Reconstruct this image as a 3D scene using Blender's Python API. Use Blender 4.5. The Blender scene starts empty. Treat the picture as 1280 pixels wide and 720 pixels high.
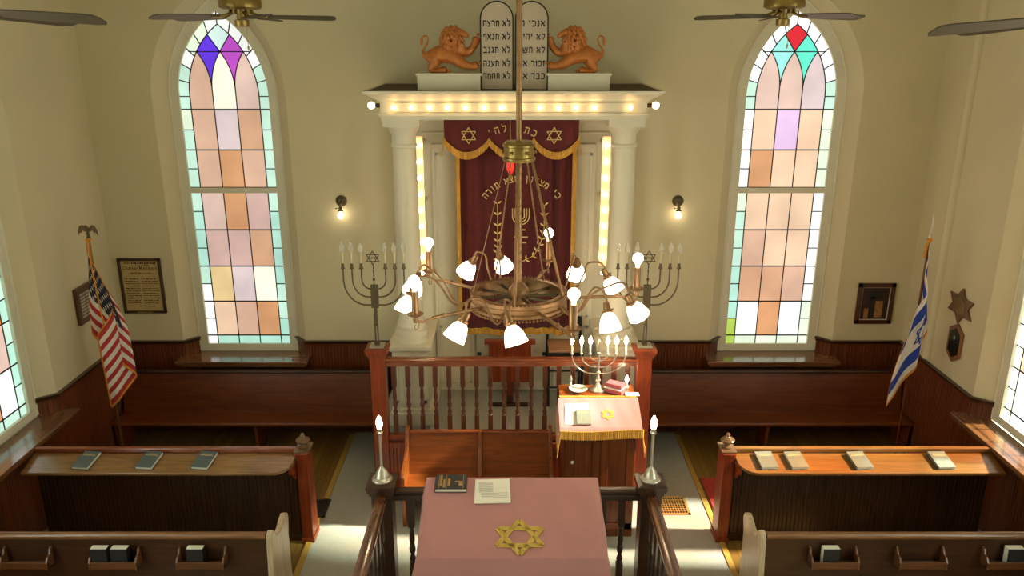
import bpy, bmesh, math, random
from mathutils import Vector, Matrix
random.seed(7)
PI = math.pi
S = bpy.context.scene
COL = S.collection

# ------------------------------------------------------------------ camera, world, exposure
FPX, PITCH, CAMH = 1007.0, math.radians(17.5), 4.6
cam = bpy.data.cameras.new('camera')
cam.sensor_width = 36.0
cam.lens = FPX / 1280.0 * 36.0
cam.clip_start = 0.05
camo = bpy.data.objects.new('camera', cam)
COL.objects.link(camo)
camo.location = (0, 0, CAMH)
camo.rotation_euler = (PI / 2 - PITCH, 0, 0)
S.camera = camo
S.view_settings.view_transform = 'Standard'
S.view_settings.look = 'None'
S.view_settings.gamma = 1.0
S.view_settings.use_curve_mapping = False
S.view_settings.exposure = 0.0
wd = bpy.data.worlds.new('world'); S.world = wd
wd.use_nodes = True
wd.node_tree.nodes['Background'].inputs[0].default_value = (0.55, 0.65, 0.6, 1)
wd.node_tree.nodes['Background'].inputs[1].default_value = 0.3
WIN = 1.38        # brightness of the daylit stained glass in view
WIN_NEAR = 9.0   # daylight through the windows beside and behind the balcony
SHADE = 10.0      # glass shades of the chandelier
BULB = 20.0      # bare bulbs of the chandelier
ARKB = 13.0      # small bulbs on the ark
STRIPB = 28.0      # bulbs of the two upright strips
CANDLE = 80.0    # small candle bulbs

sun = bpy.data.lights.new('sun', 'SUN'); sun.energy = 85.0; sun.angle = math.radians(4.0); sun.color = (1.0, 0.94, 0.82)
suno = bpy.data.objects.new('sun', sun); COL.objects.link(suno)
_e, _a = math.radians(34), math.radians(3.0)
suno.location = (12, 5, 9)
suno.rotation_euler = Vector((-math.cos(_e) * math.cos(_a), math.cos(_e) * math.sin(_a), -math.sin(_e))).to_track_quat('-Z', 'Y').to_euler()

# ------------------------------------------------------------------ pixel helpers (to place things at their real depth)
cp, sp = math.cos(PITCH), math.sin(PITCH)
def rr(y):
    v = (y - 360) / FPX
    return (sp + cp * v) / (cp - sp * v)          # drop per metre of depth
def zy(y, Y): return CAMH - rr(y) * Y              # height at a row for a given depth
def Yz(y, z): return (CAMH - z) / rr(y)            # depth at a row for a given height
def xat(x, Y, z): return (x - 640) / FPX * (Y * cp + (CAMH - z) * sp)

# ------------------------------------------------------------------ materials
def hexs(r, g, b):
    f = lambda c: ((c / 255.0) / 12.92) if c / 255.0 <= 0.04045 else (((c / 255.0) + 0.055) / 1.055) ** 2.4
    return (f(r), f(g), f(b), 1)
MC = {}
def newmat(name):
    m = bpy.data.materials.new(name); m.use_nodes = True
    return m, m.node_tree.nodes, m.node_tree.links, m.node_tree.nodes['Principled BSDF']
def plain(name, col, rough=0.5, metal=0.0, var=0.12, scale=6.0, bump=0.0, bscale=60.0, emit=0.0, sheen=0.0, coat=0.0, stretch=(1, 1, 1), spec=0.5):
    if name in MC: return MC[name]
    m, N, L, B = newmat(name)
    tc = N.new('ShaderNodeTexCoord'); mp = N.new('ShaderNodeMapping'); mp.inputs['Scale'].default_value = stretch
    L.new(tc.outputs['Object'], mp.inputs['Vector'])
    nz = N.new('ShaderNodeTexNoise'); nz.inputs['Scale'].default_value = scale; nz.inputs['Detail'].default_value = 5
    L.new(mp.outputs[0], nz.inputs['Vector'])
    cr = N.new('ShaderNodeValToRGB')
    a = [max(0, c * (1 - var)) for c in col[:3]] + [1]; b = [min(1, c * (1 + var)) for c in col[:3]] + [1]
    cr.color_ramp.elements[0].position = 0.3; cr.color_ramp.elements[1].position = 0.7
    cr.color_ramp.elements[0].color = a; cr.color_ramp.elements[1].color = b
    L.new(nz.outputs['Fac'], cr.inputs['Fac']); L.new(cr.outputs[0], B.inputs['Base Color'])
    B.inputs['Roughness'].default_value = rough; B.inputs['Metallic'].default_value = metal
    B.inputs['Specular IOR Level'].default_value = spec
    if sheen: B.inputs['Sheen Weight'].default_value = sheen
    if coat: B.inputs['Coat Weight'].default_value = coat; B.inputs['Coat Roughness'].default_value = 0.2
    if bump:
        n2 = N.new('ShaderNodeTexNoise'); n2.inputs['Scale'].default_value = bscale; n2.inputs['Detail'].default_value = 3
        L.new(mp.outputs[0], n2.inputs['Vector'])
        bp = N.new('ShaderNodeBump'); bp.inputs['Strength'].default_value = bump; bp.inputs['Distance'].default_value = 0.01
        L.new(n2.outputs['Fac'], bp.inputs['Height']); L.new(bp.outputs[0], B.inputs['Normal'])
    if emit:
        B.inputs['Emission Color'].default_value = col; B.inputs['Emission Strength'].default_value = emit
    MC[name] = m
    return m
def wood(name, c0, c1, axis='X', rough=0.36, coat=0.15, scale=3.0):
    if name + axis in MC: return MC[name + axis]
    m, N, L, B = newmat(name + '_' + axis)
    tc = N.new('ShaderNodeTexCoord'); mp = N.new('ShaderNodeMapping')
    mp.inputs['Scale'].default_value = {'X': (0.7, 9, 9), 'Y': (9, 0.7, 9), 'Z': (9, 9, 0.7)}[axis]
    L.new(tc.outputs['Object'], mp.inputs['Vector'])
    nz = N.new('ShaderNodeTexNoise'); nz.inputs['Scale'].default_value = scale; nz.inputs['Detail'].default_value = 7
    nz.inputs['Distortion'].default_value = 1.2
    L.new(mp.outputs[0], nz.inputs['Vector'])
    n2 = N.new('ShaderNodeTexNoise'); n2.inputs['Scale'].default_value = 1.3; n2.inputs['Detail'].default_value = 2
    L.new(tc.outputs['Object'], n2.inputs['Vector'])
    mx = N.new('ShaderNodeMix'); mx.data_type = 'FLOAT'; mx.inputs[0].default_value = 0.3
    L.new(nz.outputs['Fac'], mx.inputs[2]); L.new(n2.outputs['Fac'], mx.inputs[3])
    cr = N.new('ShaderNodeValToRGB'); cr.color_ramp.elements[0].position = 0.35; cr.color_ramp.elements[1].position = 0.66
    cr.color_ramp.elements[0].color = c0; cr.color_ramp.elements[1].color = c1
    L.new(mx.outputs[0], cr.inputs['Fac']); L.new(cr.outputs[0], B.inputs['Base Color'])
    B.inputs['Roughness'].default_value = rough
    B.inputs['Coat Weight'].default_value = coat; B.inputs['Coat Roughness'].default_value = 0.22
    bp = N.new('ShaderNodeBump'); bp.inputs['Strength'].default_value = 0.08; bp.inputs['Distance'].default_value = 0.005
    L.new(nz.outputs['Fac'], bp.inputs['Height']); L.new(bp.outputs[0], B.inputs['Normal'])
    MC[name + axis] = m
    return m
def W_WAINS(a='Z'): return wood('wainscot_wood', hexs(76, 34, 10), hexs(114, 56, 18), a)
def W_CAP(a='X'): return wood('cap_wood', hexs(46, 24, 14), hexs(78, 42, 24), a, rough=0.28)
def W_PEW(a='X'): return wood('pew_wood', hexs(86, 38, 8), hexs(124, 60, 15), a)
def W_RED(a='Z'): return wood('red_wood', hexs(108, 38, 12), hexs(152, 62, 20), a)
def W_BAL(a='Z'): return wood('baluster_wood', hexs(72, 34, 18), hexs(104, 52, 26), a)
def W_DARK(a='Z'): return wood('dark_wood', hexs(42, 21, 7), hexs(70, 38, 14), a)
def W_OAK(a='X'): return wood('oak_wood', hexs(108, 50, 12), hexs(142, 71, 20), a)
def W_RAIL(a='X'): return wood('rail_wood', hexs(104, 46, 24), hexs(152, 78, 42), a, rough=0.22, coat=0.6)
PLASTER = plain('wall_plaster', hexs(212, 201, 166), 0.75, var=0.03, scale=1.6, bump=0.12, bscale=9)
REVEAL = PLASTER
WHITE = plain('white_paint', hexs(218, 209, 184), 0.45, var=0.03, scale=3)
FRAMEW = plain('window_frame_paint', hexs(224, 219, 198), 0.5, var=0.04, scale=4)
CEIL = plain('ceiling_paint', hexs(214, 208, 186), 0.8, var=0.03)
CARPET = plain('grey_carpet', hexs(172, 170, 158), 0.9, var=0.05, scale=30, bump=0.15, bscale=200)
RUG = plain('red_rug', hexs(176, 62, 48), 0.95, var=0.2, scale=60, bump=0.3, bscale=200)
BRONZE = plain('aged_bronze', hexs(156, 120, 84), 0.42, 0.75, var=0.2, scale=14)
DBRONZE = plain('dark_bronze', hexs(104, 92, 70), 0.4, 0.8, var=0.2, scale=14)
BRASS = plain('antique_brass', hexs(150, 126, 72), 0.33, 0.85, var=0.2, scale=10)
SILVER = plain('satin_silver', hexs(196, 190, 176), 0.3, 0.75, var=0.06)
GOLD = plain('gold_fringe', hexs(200, 150, 58), 0.7, 0.1, var=0.25, scale=60, bump=0.6, bscale=180, stretch=(1, 1, 0.15))
GOLDT = plain('gold_thread', hexs(214, 184, 120), 0.6, 0.1, var=0.12, scale=60)
STARG = plain('star_gold_thread', hexs(196, 166, 72), 0.6, 0.2, var=0.2, scale=90, bump=0.4, bscale=200)
VELVET = plain('maroon_velvet', hexs(86, 18, 22), 0.85, var=0.12, scale=8, sheen=0.15, bump=0.05, bscale=40)
ROSE = plain('rose_velvet', hexs(172, 118, 114), 0.9, var=0.05, scale=3, sheen=0.2, bump=0.1, bscale=14)
LION = plain('gilded_lion', hexs(186, 112, 52), 0.42, 0.3, var=0.16, scale=20)
BLACK = plain('black_paint', hexs(22, 22, 22), 0.45, var=0.1)
TAN = plain('tan_vinyl', hexs(178, 134, 96), 0.5, var=0.06)
PAPER = plain('paper_white', hexs(226, 222, 206), 0.8, var=0.02)
PAPERG = plain('paper_print', hexs(176, 174, 166), 0.8, var=0.05, scale=20)
BOOKG = plain('blue_grey_cloth_cover', hexs(84, 100, 104), 0.5, var=0.06, scale=30)
BOOKB = plain('grey_cloth_cover', hexs(118, 122, 106), 0.5, var=0.06, scale=30)
BOOKK = plain('black_cover', hexs(26, 26, 28), 0.5, var=0.1)
INK = plain('ink_black', hexs(28, 22, 20), 0.6, var=0.05)
TABLET = plain('tablet_stone', hexs(190, 172, 150), 0.6, var=0.04)
BLADE = plain('fan_blade_wood', hexs(74, 63, 44), 0.45, var=0.12, stretch=(1, 8, 8))
FGREY = plain('dark_grille', hexs(60, 46, 34), 0.5, 0.3)
BRGR = plain('brass_grille', hexs(206, 160, 92), 0.4, 0.5)
def floor_mat():
    m, N, L, B = newmat('oak_floorboards')
    tc = N.new('ShaderNodeTexCoord')
    mp = N.new('ShaderNodeMapping'); mp.inputs['Rotation'].default_value = (0, 0, PI / 2)
    L.new(tc.outputs['Object'], mp.inputs['Vector'])
    br = N.new('ShaderNodeTexBrick'); br.inputs['Scale'].default_value = 1.0
    br.inputs['Brick Width'].default_value = 2.2; br.inputs['Row Height'].default_value = 0.075
    br.inputs['Mortar Size'].default_value = 0.002; br.inputs['Mortar'].default_value = hexs(50, 34, 16)
    br.inputs['Color1'].default_value = hexs(150, 116, 58); br.inputs['Color2'].default_value = hexs(122, 92, 44)
    L.new(mp.outputs[0], br.inputs['Vector']); L.new(br.outputs['Color'], B.inputs['Base Color'])
    B.inputs['Roughness'].default_value = 0.3; B.inputs['Coat Weight'].default_value = 0.3
    return m
FLOORW = floor_mat()
def emis(name, col, strength):
    if name in MC: return MC[name]
    m, N, L, B = newmat(name)
    B.inputs['Base Color'].default_value = (0.8, 0.8, 0.78, 1); B.inputs['Roughness'].default_value = 0.3
    B.inputs['Emission Color'].default_value = col; B.inputs['Emission Strength'].default_value = strength
    MC[name] = m
    return m
WARM = (1.0, 0.62, 0.28, 1)
E_SHADE = emis('lit_glass_shade', (1.0, 0.86, 0.66, 1), SHADE)
E_BULB = emis('lit_bulb', (1.0, 0.84, 0.6, 1), BULB)
E_ARK = emis('lit_ark_bulb', WARM, ARKB)
E_STRIP = emis('lit_strip_bulb', WARM, STRIPB)
E_CANDLE = emis('lit_candle_bulb', (1.0, 0.78, 0.5, 1), CANDLE)
E_SCONCE = emis('lit_sconce_bulb', (1.0, 0.82, 0.56, 1), 14.0)
E_RED = emis('red_glass_lamp', (1.0, 0.02, 0.015, 1), 1.1); E_RED.node_tree.nodes['Principled BSDF'].inputs['Base Color'].default_value = (.5, .01, .01, 1)
def clear_glass():
    m, N, L, B = newmat('clear_bulb_glass')
    B.inputs['Base Color'].default_value = (0.95, 0.93, 0.86, 1); B.inputs['Roughness'].default_value = 0.08
    B.inputs['Transmission Weight'].default_value = 0.75; B.inputs['IOR'].default_value = 1.2
    return m
CGLASS = clear_glass()
def pane_mat(rgb, k=1.0):
    key = 'glass_%d_%d_%d_%.1f' % (rgb + (k,))
    if key in MC: return MC[key]
    m, N, L, B = newmat(key)
    col = hexs(*rgb)
    tc = N.new('ShaderNodeTexCoord')
    nz = N.new('ShaderNodeTexNoise'); nz.inputs['Scale'].default_value = 2.2; nz.inputs['Detail'].default_value = 2
    n2 = N.new('ShaderNodeTexNoise'); n2.inputs['Scale'].default_value = 60; n2.inputs['Detail'].default_value = 1
    L.new(tc.outputs['Object'], nz.inputs['Vector']); L.new(tc.outputs['Object'], n2.inputs['Vector'])
    mr = N.new('ShaderNodeMapRange'); mr.inputs[1].default_value = 0.3; mr.inputs[2].default_value = 0.7
    mr.inputs[3].default_value = 0.84; mr.inputs[4].default_value = 1.14
    L.new(nz.outputs['Fac'], mr.inputs[0])
    ml = N.new('ShaderNodeMath'); ml.operation = 'MULTIPLY'; ml.inputs[1].default_value = WIN * k
    L.new(mr.outputs[0], ml.inputs[0])
    B.inputs['Base Color'].default_value = [c * 0.3 for c in col[:3]] + [1]
    B.inputs['Roughness'].default_value = 0.25
    B.inputs['Emission Color'].default_value = col
    L.new(ml.outputs[0], B.inputs['Emission Strength'])
    bp = N.new('ShaderNodeBump'); bp.inputs['Strength'].default_value = 0.3; bp.inputs['Distance'].default_value = 0.01
    L.new(n2.outputs['Fac'], bp.inputs['Height']); L.new(bp.outputs[0], B.inputs['Normal'])
    # thin tinted glass: a share of the sun comes straight through it
    tr = N.new('ShaderNodeBsdfTransparent'); tr.inputs[0].default_value = [c * .75 + .25 for c in col[:3]] + [1]
    mx = N.new('ShaderNodeMixShader'); mx.inputs[0].default_value = 0.3
    L.new(B.outputs[0], mx.inputs[1]); L.new(tr.outputs[0], mx.inputs[2]); L.new(mx.outputs[0], N['Material Output'].inputs[0])
    MC[key] = m
    return m

# ------------------------------------------------------------------ mesh builder
class MB:
    def __init__(s, M=None): s.bm = bmesh.new(); s.M = M or Matrix.Identity(4); s.mi = 0
    def v(s, p): return s.bm.verts.new(s.M @ Vector(p))
    def f(s, vs):
        try: fc = s.bm.faces.new(vs)
        except ValueError: return None
        fc.material_index = s.mi
        return fc
    def face(s, pts): return s.f([s.v(p) for p in pts])
    def box(s, c, d, rz=0.0, rx=0.0, ry=0.0, M=None):
        R = Matrix.Translation(c) @ Matrix.Rotation(rz, 4, 'Z') @ Matrix.Rotation(ry, 4, 'Y') @ Matrix.Rotation(rx, 4, 'X')
        if M: R = Matrix.Translation(c) @ M
        vs = [s.v(R @ Vector((a * d[0] / 2, b * d[1] / 2, e * d[2] / 2))) for a in (-1, 1) for b in (-1, 1) for e in (-1, 1)]
        for q in ((0, 1, 3, 2), (4, 6, 7, 5), (0, 4, 5, 1), (2, 3, 7, 6), (0, 2, 6, 4), (1, 5, 7, 3)): s.f([vs[i] for i in q])
        return s
    def prism(s, pts, vec):
        vec = Vector(vec); a = [s.v(p) for p in pts]; b = [s.v(Vector(p) + vec) for p in pts]
        s.f(list(reversed(a))); s.f(b); n = len(pts)
        for i in range(n): s.f([a[i], a[(i + 1) % n], b[(i + 1) % n], b[i]])
        return s
    def lathe(s, prof, c=(0, 0, 0), M=None, seg=20):
        R = Matrix.Translation(c) @ (M or Matrix.Identity(4))
        rings = []
        for r, z in prof:
            if r < 1e-5: rings.append([s.v(R @ Vector((0, 0, z)))])
            else: rings.append([s.v(R @ Vector((r * math.cos(2 * PI * i / seg), r * math.sin(2 * PI * i / seg), z))) for i in range(seg)])
        for A, B_ in zip(rings, rings[1:]):
            for i in range(seg):
                j = (i + 1) % seg
                if len(A) == 1 and len(B_) == 1: continue
                if len(A) == 1: s.f([A[0], B_[i], B_[j]])
                elif len(B_) == 1: s.f([A[i], A[j], B_[0]])
                else: s.f([A[i], A[j], B_[j], B_[i]])
        if len(rings[0]) > 1: s.f(list(reversed(rings[0])))
        if len(rings[-1]) > 1: s.f(rings[-1])
        return s
    def ball(s, c, r, seg=14, M=None):
        r = (r, r, r) if isinstance(r, (int, float)) else r
        n = seg // 2
        prof = [(math.sin(PI * i / n), -math.cos(PI * i / n)) for i in range(n + 1)]
        return s.lathe([(a if 0 < i < n else 0, z) for i, (a, z) in enumerate(prof)], c, (M or Matrix.Identity(4)) @ Matrix.Diagonal((r[0], r[1], r[2], 1)), seg)
    def tube(s, pts, r, seg=8, closed=False):
        pts = [Vector(p) for p in pts]; n = len(pts)
        rs = r if isinstance(r, (list, tuple)) else [r] * n
        T = []
        for i in range(n):
            a = pts[(i - 1) % n] if (closed or i > 0) else pts[i]
            b = pts[(i + 1) % n] if (closed or i < n - 1) else pts[i]
            T.append((b - a).normalized())
        up = Vector((0, 0, 1)) if abs(T[0].z) < 0.9 else Vector((1, 0, 0))
        nv = (up - T[0] * up.dot(T[0])).normalized(); rings = []
        for i in range(n):
            nv = (nv - T[i] * nv.dot(T[i])).normalized(); bv = T[i].cross(nv)
            rings.append([s.v(pts[i] + (nv * math.cos(2 * PI * k / seg) + bv * math.sin(2 * PI * k / seg)) * rs[i]) for k in range(seg)])
        m = n if closed else n - 1
        for i in range(m):
            A, B_ = rings[i], rings[(i + 1) % n]
            for k in range(seg): s.f([A[k], A[(k + 1) % seg], B_[(k + 1) % seg], B_[k]])
        if not closed: s.f(list(reversed(rings[0]))); s.f(rings[-1])
        return s
    def grid(s, P, nu, nv, mat=None, thick=0.0):
        vs = [[s.v(P(i / nu, j / nv)) for j in range(nv + 1)] for i in range(nu + 1)]
        for i in range(nu):
            for j in range(nv):
                if mat: s.mi = mat((i + .5) / nu, (j + .5) / nv)
                s.f([vs[i][j], vs[i + 1][j], vs[i + 1][j + 1], vs[i][j + 1]])
        return s
    def ribbon(s, pts, w, d, n):
        """a flat bar of width w and depth d following pts, n = plane normal"""
        n = Vector(n).normalized(); pts = [Vector(p) for p in pts]; L_, R_ = [], []
        for i, p in enumerate(pts):
            t = (pts[min(i + 1, len(pts) - 1)] - pts[max(i - 1, 0)]).normalized(); b = n.cross(t) * (w / 2)
            L_.append(p + b); R_.append(p - b)
        for i in range(len(pts) - 1):
            s.prism([L_[i], L_[i + 1], R_[i + 1], R_[i]], n * d)
        return s
    def build(s, name, mats, parent=None, smooth=None, bevel=0.0, solid=0.0):
        me = bpy.data.meshes.new(name)
        bmesh.ops.recalc_face_normals(s.bm, faces=s.bm.faces[:])
        s.bm.to_mesh(me); s.bm.free()
        for m in (mats if isinstance(mats, (list, tuple)) else [mats]): me.materials.append(m)
        if smooth is not None:
            for p in me.polygons: p.use_smooth = True
            me.set_sharp_from_angle(angle=math.radians(smooth))
        o = bpy.data.objects.new(name, me); COL.objects.link(o)
        if parent: o.parent = parent
        if solid:
            md = o.modifiers.new('thickness', 'SOLIDIFY'); md.thickness = solid; md.offset = 0
        if bevel:
            md = o.modifiers.new('bevel', 'BEVEL'); md.width = bevel; md.segments = 2; md.limit_method = 'ANGLE'; md.angle_limit = math.radians(40)
        return o
def thing(name, label, cat, loc=(0, 0, 0), group=None, rz=0.0):
    o = bpy.data.objects.new(name, None); COL.objects.link(o); o.empty_display_size = 0.1
    o.location = loc; o.rotation_euler = (0, 0, rz)
    o['label'] = label; o['category'] = cat
    if group: o['group'] = group
    return o
def tag(o, label, cat, group=None, kind=None):
    if label: o['label'] = label
    if cat: o['category'] = cat
    if group: o['group'] = group
    if kind: o['kind'] = kind
    return o
def struct(o): o['kind'] = 'structure'; return o
def children(o): return [c for c in bpy.data.objects if c.parent == o]
def copy_tree(o, parent=None):
    c = o.copy(); COL.objects.link(c)
    if parent: c.parent = parent
    for ch in children(o): copy_tree(ch, c)
    return c
def clone(o, loc, label, rz=None):
    c = copy_tree(o); c.location = loc; c['label'] = label
    if rz is not None: c.rotation_euler = (0, 0, rz)
    return c
def text_mb(body, size, weight=0.0, align='CENTER'):
    cu = bpy.data.curves.new('lettering', 'FONT'); cu.body = body; cu.size = size; cu.align_x = align; cu.offset = weight
    cu.resolution_u = 2
    o = bpy.data.objects.new('lettering', cu); COL.objects.link(o)
    me = bpy.data.meshes.new_from_object(o.evaluated_get(bpy.context.evaluated_depsgraph_get()))
    bpy.data.objects.remove(o)
    return me
def add_text(mb, body, size, M, weight=0.0, align='CENTER', d=0.002):
    me = text_mb(body, size, weight, align)
    vs = [mb.v(M @ v.co) for v in me.vertices]
    for p in me.polygons: mb.f([vs[i] for i in p.vertices])
    bpy.data.meshes.remove(me)
UPY = Matrix.Rotation(PI / 2, 4, 'X')     # text facing -Y
HB = {   # square letters drawn as pen strokes: (advance, [(stroke width, points), ...])
 'א': (.85, [(.19, [(.06, .98), (.76, .02)]), (.13, [(.72, 1), (.70, .74), (.5, .5)]), (.13, [(.1, 0), (.12, .3), (.32, .55)])]),
 'ב': (.85, [(.18, [(.08, .92), (.68, .92)]), (.14, [(.62, .92), (.62, .08)]), (.18, [(.02, .08), (.8, .08)])]),
 'ג': (.62, [(.18, [(.12, .92), (.46, .92)]), (.14, [(.40, .92), (.44, .4), (.52, 0)]), (.14, [(.44, .36), (.08, .05)])]),
 'ד': (.80, [(.18, [(.0, .92), (.76, .92)]), (.14, [(.60, .92), (.60, 0)])]),
 'ה': (.82, [(.18, [(.02, .92), (.74, .92)]), (.14, [(.66, .92), (.66, 0)]), (.14, [(.13, .60), (.13, 0)])]),
 'ו': (.42, [(.18, [(.04, .92), (.31, .92)]), (.14, [(.24, .92), (.24, 0)])]),
 'ז': (.48, [(.18, [(.0, .92), (.42, .92)]), (.14, [(.2, .9), (.23, 0)])]),
 'ח': (.85, [(.18, [(.04, .92), (.76, .92)]), (.14, [(.68, .92), (.68, 0)]), (.14, [(.13, .9), (.13, 0)])]),
 'י': (.42, [(.18, [(.04, .92), (.31, .92)]), (.14, [(.25, .92), (.21, .5)])]),
 'כ': (.80, [(.18, [(.05, .92), (.6, .92)]), (.15, [(.6, .9), (.68, .7), (.68, .3), (.6, .1)]), (.18, [(.05, .08), (.6, .08)])]),
 'ל': (.78, [(.13, [(.1, 1.35), (.12, .92)]), (.18, [(.06, .92), (.68, .92)]), (.15, [(.62, .9), (.6, .55), (.3, .0)])]),
 'מ': (.88, [(.14, [(.04, .96), (.2, .7), (.08, 0)]), (.16, [(.2, .76), (.45, .94), (.66, .80), (.72, .5), (.72, .08)]), (.17, [(.4, .08), (.76, .08)])]),
 'נ': (.58, [(.18, [(.12, .92), (.42, .92)]), (.14, [(.38, .92), (.38, .08)]), (.18, [(.02, .08), (.45, .08)])]),
 'ע': (.80, [(.14, [(.04, .94), (.16, .9), (.4, .2)]), (.15, [(.68, .98), (.66, .5), (.4, .12), (.0, -.05)])]),
 'צ': (.80, [(.15, [(.05, .96), (.2, .72), (.66, .1)]), (.13, [(.66, .98), (.6, .66), (.42, .44)]), (.18, [(.04, .08), (.7, .08)])]),
 'ר': (.78, [(.18, [(.02, .92), (.58, .92)]), (.14, [(.56, .92), (.64, .78), (.64, 0)])]),
 'ש': (1.0, [(.14, [(.04, .96), (.12, .1)]), (.17, [(.08, .08), (.74, .08)]), (.13, [(.46, .96), (.40, .5), (.14, .28)]), (.15, [(.88, .96), (.84, .5), (.70, .08)])]),
 'ת': (.88, [(.18, [(.08, .92), (.72, .92)]), (.14, [(.70, .92), (.70, 0)]), (.14, [(.22, .9), (.22, .1), (.02, .06)])]),
 'ן': (.42, [(.18, [(.04, .92), (.31, .92)]), (.14, [(.24, .92), (.24, -.35)])]),
 'ף': (.82, [(.18, [(.1, .92), (.68, .92)]), (.14, [(.64, .92), (.64, -.35)]), (.13, [(.16, .9), (.16, .58), (.38, .58)])]),
 '׳': (.28, [(.12, [(.2, 1.05), (.08, .72)])]), ' ': (.45, [])}
def heb_width(t, size): return sum(HB[c][0] + .10 for c in t) * size
def heb_line(mb, t, x_right, z, size, P, n, squeeze=1.0):
    """draws t right to left; P(x, z) gives the point on the surface"""
    x = x_right
    for c in t:
        adv, strokes = HB[c]; x -= (adv + .10) * size * squeeze
        for w, pts in strokes: mb.ribbon([P(x + px * size * squeeze, z + pz * size) for px, pz in pts], w * 1.2 * size, .0015, n)
def star_tris(r):
    return [[(r * math.sin(a + k * 2 * PI / 3), r * math.cos(a + k * 2 * PI / 3)) for k in range(3)] for a in (0, PI)]
def star_outline(mb, r, w, P, n, d=0.003):
    """hexagram of two interlaced triangles; P maps (u,v) to a point"""
    for tri in star_tris(r):
        for k in range(3):
            a, b = tri[k], tri[(k + 1) % 3]
            mb.ribbon([P(*a), P(*b)], w, d, n)

# ------------------------------------------------------------------ room shell
D = 8.83; XL, XR = -4.56, 4.57; YB = -2.2; HC = 6.0
WR = 0.15                     # recess of the window plane
GA, GB, GZ0, GSP, GIN, GTOP, GINTOP = 0.4875, 0.11, 1.07, 3.95, 0.3775, 4.83, 4.70
def arc_half(a, h, n=14):
    R = (a * a + h * h) / (2 * a); th = math.asin(min(1, h / R))
    return [(R - a - R * math.cos(th * i / n), R * math.sin(th * i / n)) for i in range(n + 1)]   # from (-a,0) to (0,h)
def lancet(a, zs, h, z0, n=26):
    """outline from bottom-left up over the apex to bottom-right"""
    L_ = [(x, zs + z) for x, z in arc_half(a, h, n)]
    return [(-a, z0)] + L_ + [(-x, z) for x, z in reversed(L_[:-1])] + [(a, z0)]
OUT_A = GA + 0.10 + 0.13; FR_A = GA + 0.10
def out_l(z0): return lancet(OUT_A, GSP, GTOP - GSP + 0.26, z0)
def frm_l(z0): return lancet(FR_A, GSP, GTOP - GSP + 0.14, z0)
def wall(name, O, U, N, length, wins):
    """O = floor corner, U = direction along, N = outward. wins = centre distances"""
    U, N = Vector(U), Vector(N); O = Vector(O); mb = MB()
    P = lambda u, z, v=0: O + U * u + N * v + Vector((0, 0, z))
    x = 0
    for c in sorted(wins):
        o = out_l(0.96); f = frm_l(0.96)
        for V_, hh, ol in ((0, 0, o), (.34, .34, f)):
            A_ = OUT_A if V_ == 0 else FR_A
            mb.face([P(x if V_ == 0 or x == 0 else x - .13, 0, V_), P(c - A_, 0, V_), P(c - A_, HC, V_), P(x if V_ == 0 or x == 0 else x - .13, HC, V_)])
            mb.face([P(c - A_, 0, V_), P(c + A_, 0, V_), P(c + A_, 0.96, V_), P(c - A_, 0.96, V_)])
            for a, b in zip(ol[1:-1], ol[2:-1]):
                mb.face([P(c + a[0], a[1], V_), P(c + b[0], b[1], V_), P(c + b[0], HC, V_), P(c + a[0], HC, V_)])
        for i in range(len(f) - 1):
            mb.face([P(c + f[i][0], f[i][1], WR + .0), P(c + f[i + 1][0], f[i + 1][1], WR), P(c + f[i + 1][0], f[i + 1][1], .34), P(c + f[i][0], f[i][1], .34)])
        for i in range(len(o) - 1):
            mb.face([P(c + o[i][0], o[i][1]), P(c + o[i + 1][0], o[i + 1][1]), P(c + f[i + 1][0], f[i + 1][1], WR), P(c + f[i][0], f[i][1], WR)])
        mb.face([P(c - OUT_A, 0.96), P(c + OUT_A, 0.96), P(c + FR_A, 0.96, WR + .1), P(c - FR_A, 0.96, WR + .1)])
        x = c + OUT_A
    mb.face([P(x, 0), P(length, 0), P(length, HC), P(x, HC)])
    mb.mi = 0
    # outer skin gives the wall its thickness
    mb.face([P(x - .13 if x else 0, 0, .34), P(length, 0, .34), P(length, HC, .34), P(x - .13 if x else 0, HC, .34)])
    o = mb.build(name, PLASTER)
    return struct(o)
CYL, CYR = -3.137, 3.036      # back windows (x)
SIDEL = [6.66, 3.5, 0.4]; SIDER = [6.58, 3.42, 0.32]
wall('wall_back', (XL, D, 0), (1, 0, 0), (0, 1, 0), XR - XL, [CYL - XL, CYR - XL])
wall('wall_left', (XL, YB, 0), (0, 1, 0), (-1, 0, 0), D - YB, [y - YB for y in SIDEL])
wall('wall_right', (XR, YB, 0), (0, 1, 0), (1, 0, 0), D - YB, [y - YB for y in SIDER])
mb = MB(); mb.box(((XL + XR) / 2, YB - .1, HC / 2), (XR - XL + .6, .2, HC)); struct(mb.build('wall_rear', PLASTER))
mb = MB(); mb.box(((XL + XR) / 2, (D + YB) / 2, HC + .1), (XR - XL + .8, D - YB + .8, .2)); struct(mb.build('ceiling', CEIL))
mb = MB(); mb.box(((XL + XR) / 2, (D + YB) / 2, -.1), (XR - XL + .8, D - YB + .8, .2)); struct(mb.build('floor', FLOORW))
FLX0, FLX1 = -1.89, 1.955
mb = MB(); mb.box(((FLX0 + FLX1) / 2, (8.75 + YB) / 2, .006), (FLX1 - FLX0, 8.75 - YB, .012))
struct(mb.build('floor_carpet', CARPET))
TRIMY = wood('yellow_trim', hexs(176, 138, 62), hexs(200, 162, 84), 'Y')
mb = MB(); mb.box((FLX0 - .03, 3.15, .010), (.055, 7.6, .02)); mb.box((FLX0 - .03, 8.0, .010), (.055, 1.4, .02)); struct(mb.build('trim_1', TRIMY, bevel=.004))
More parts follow.
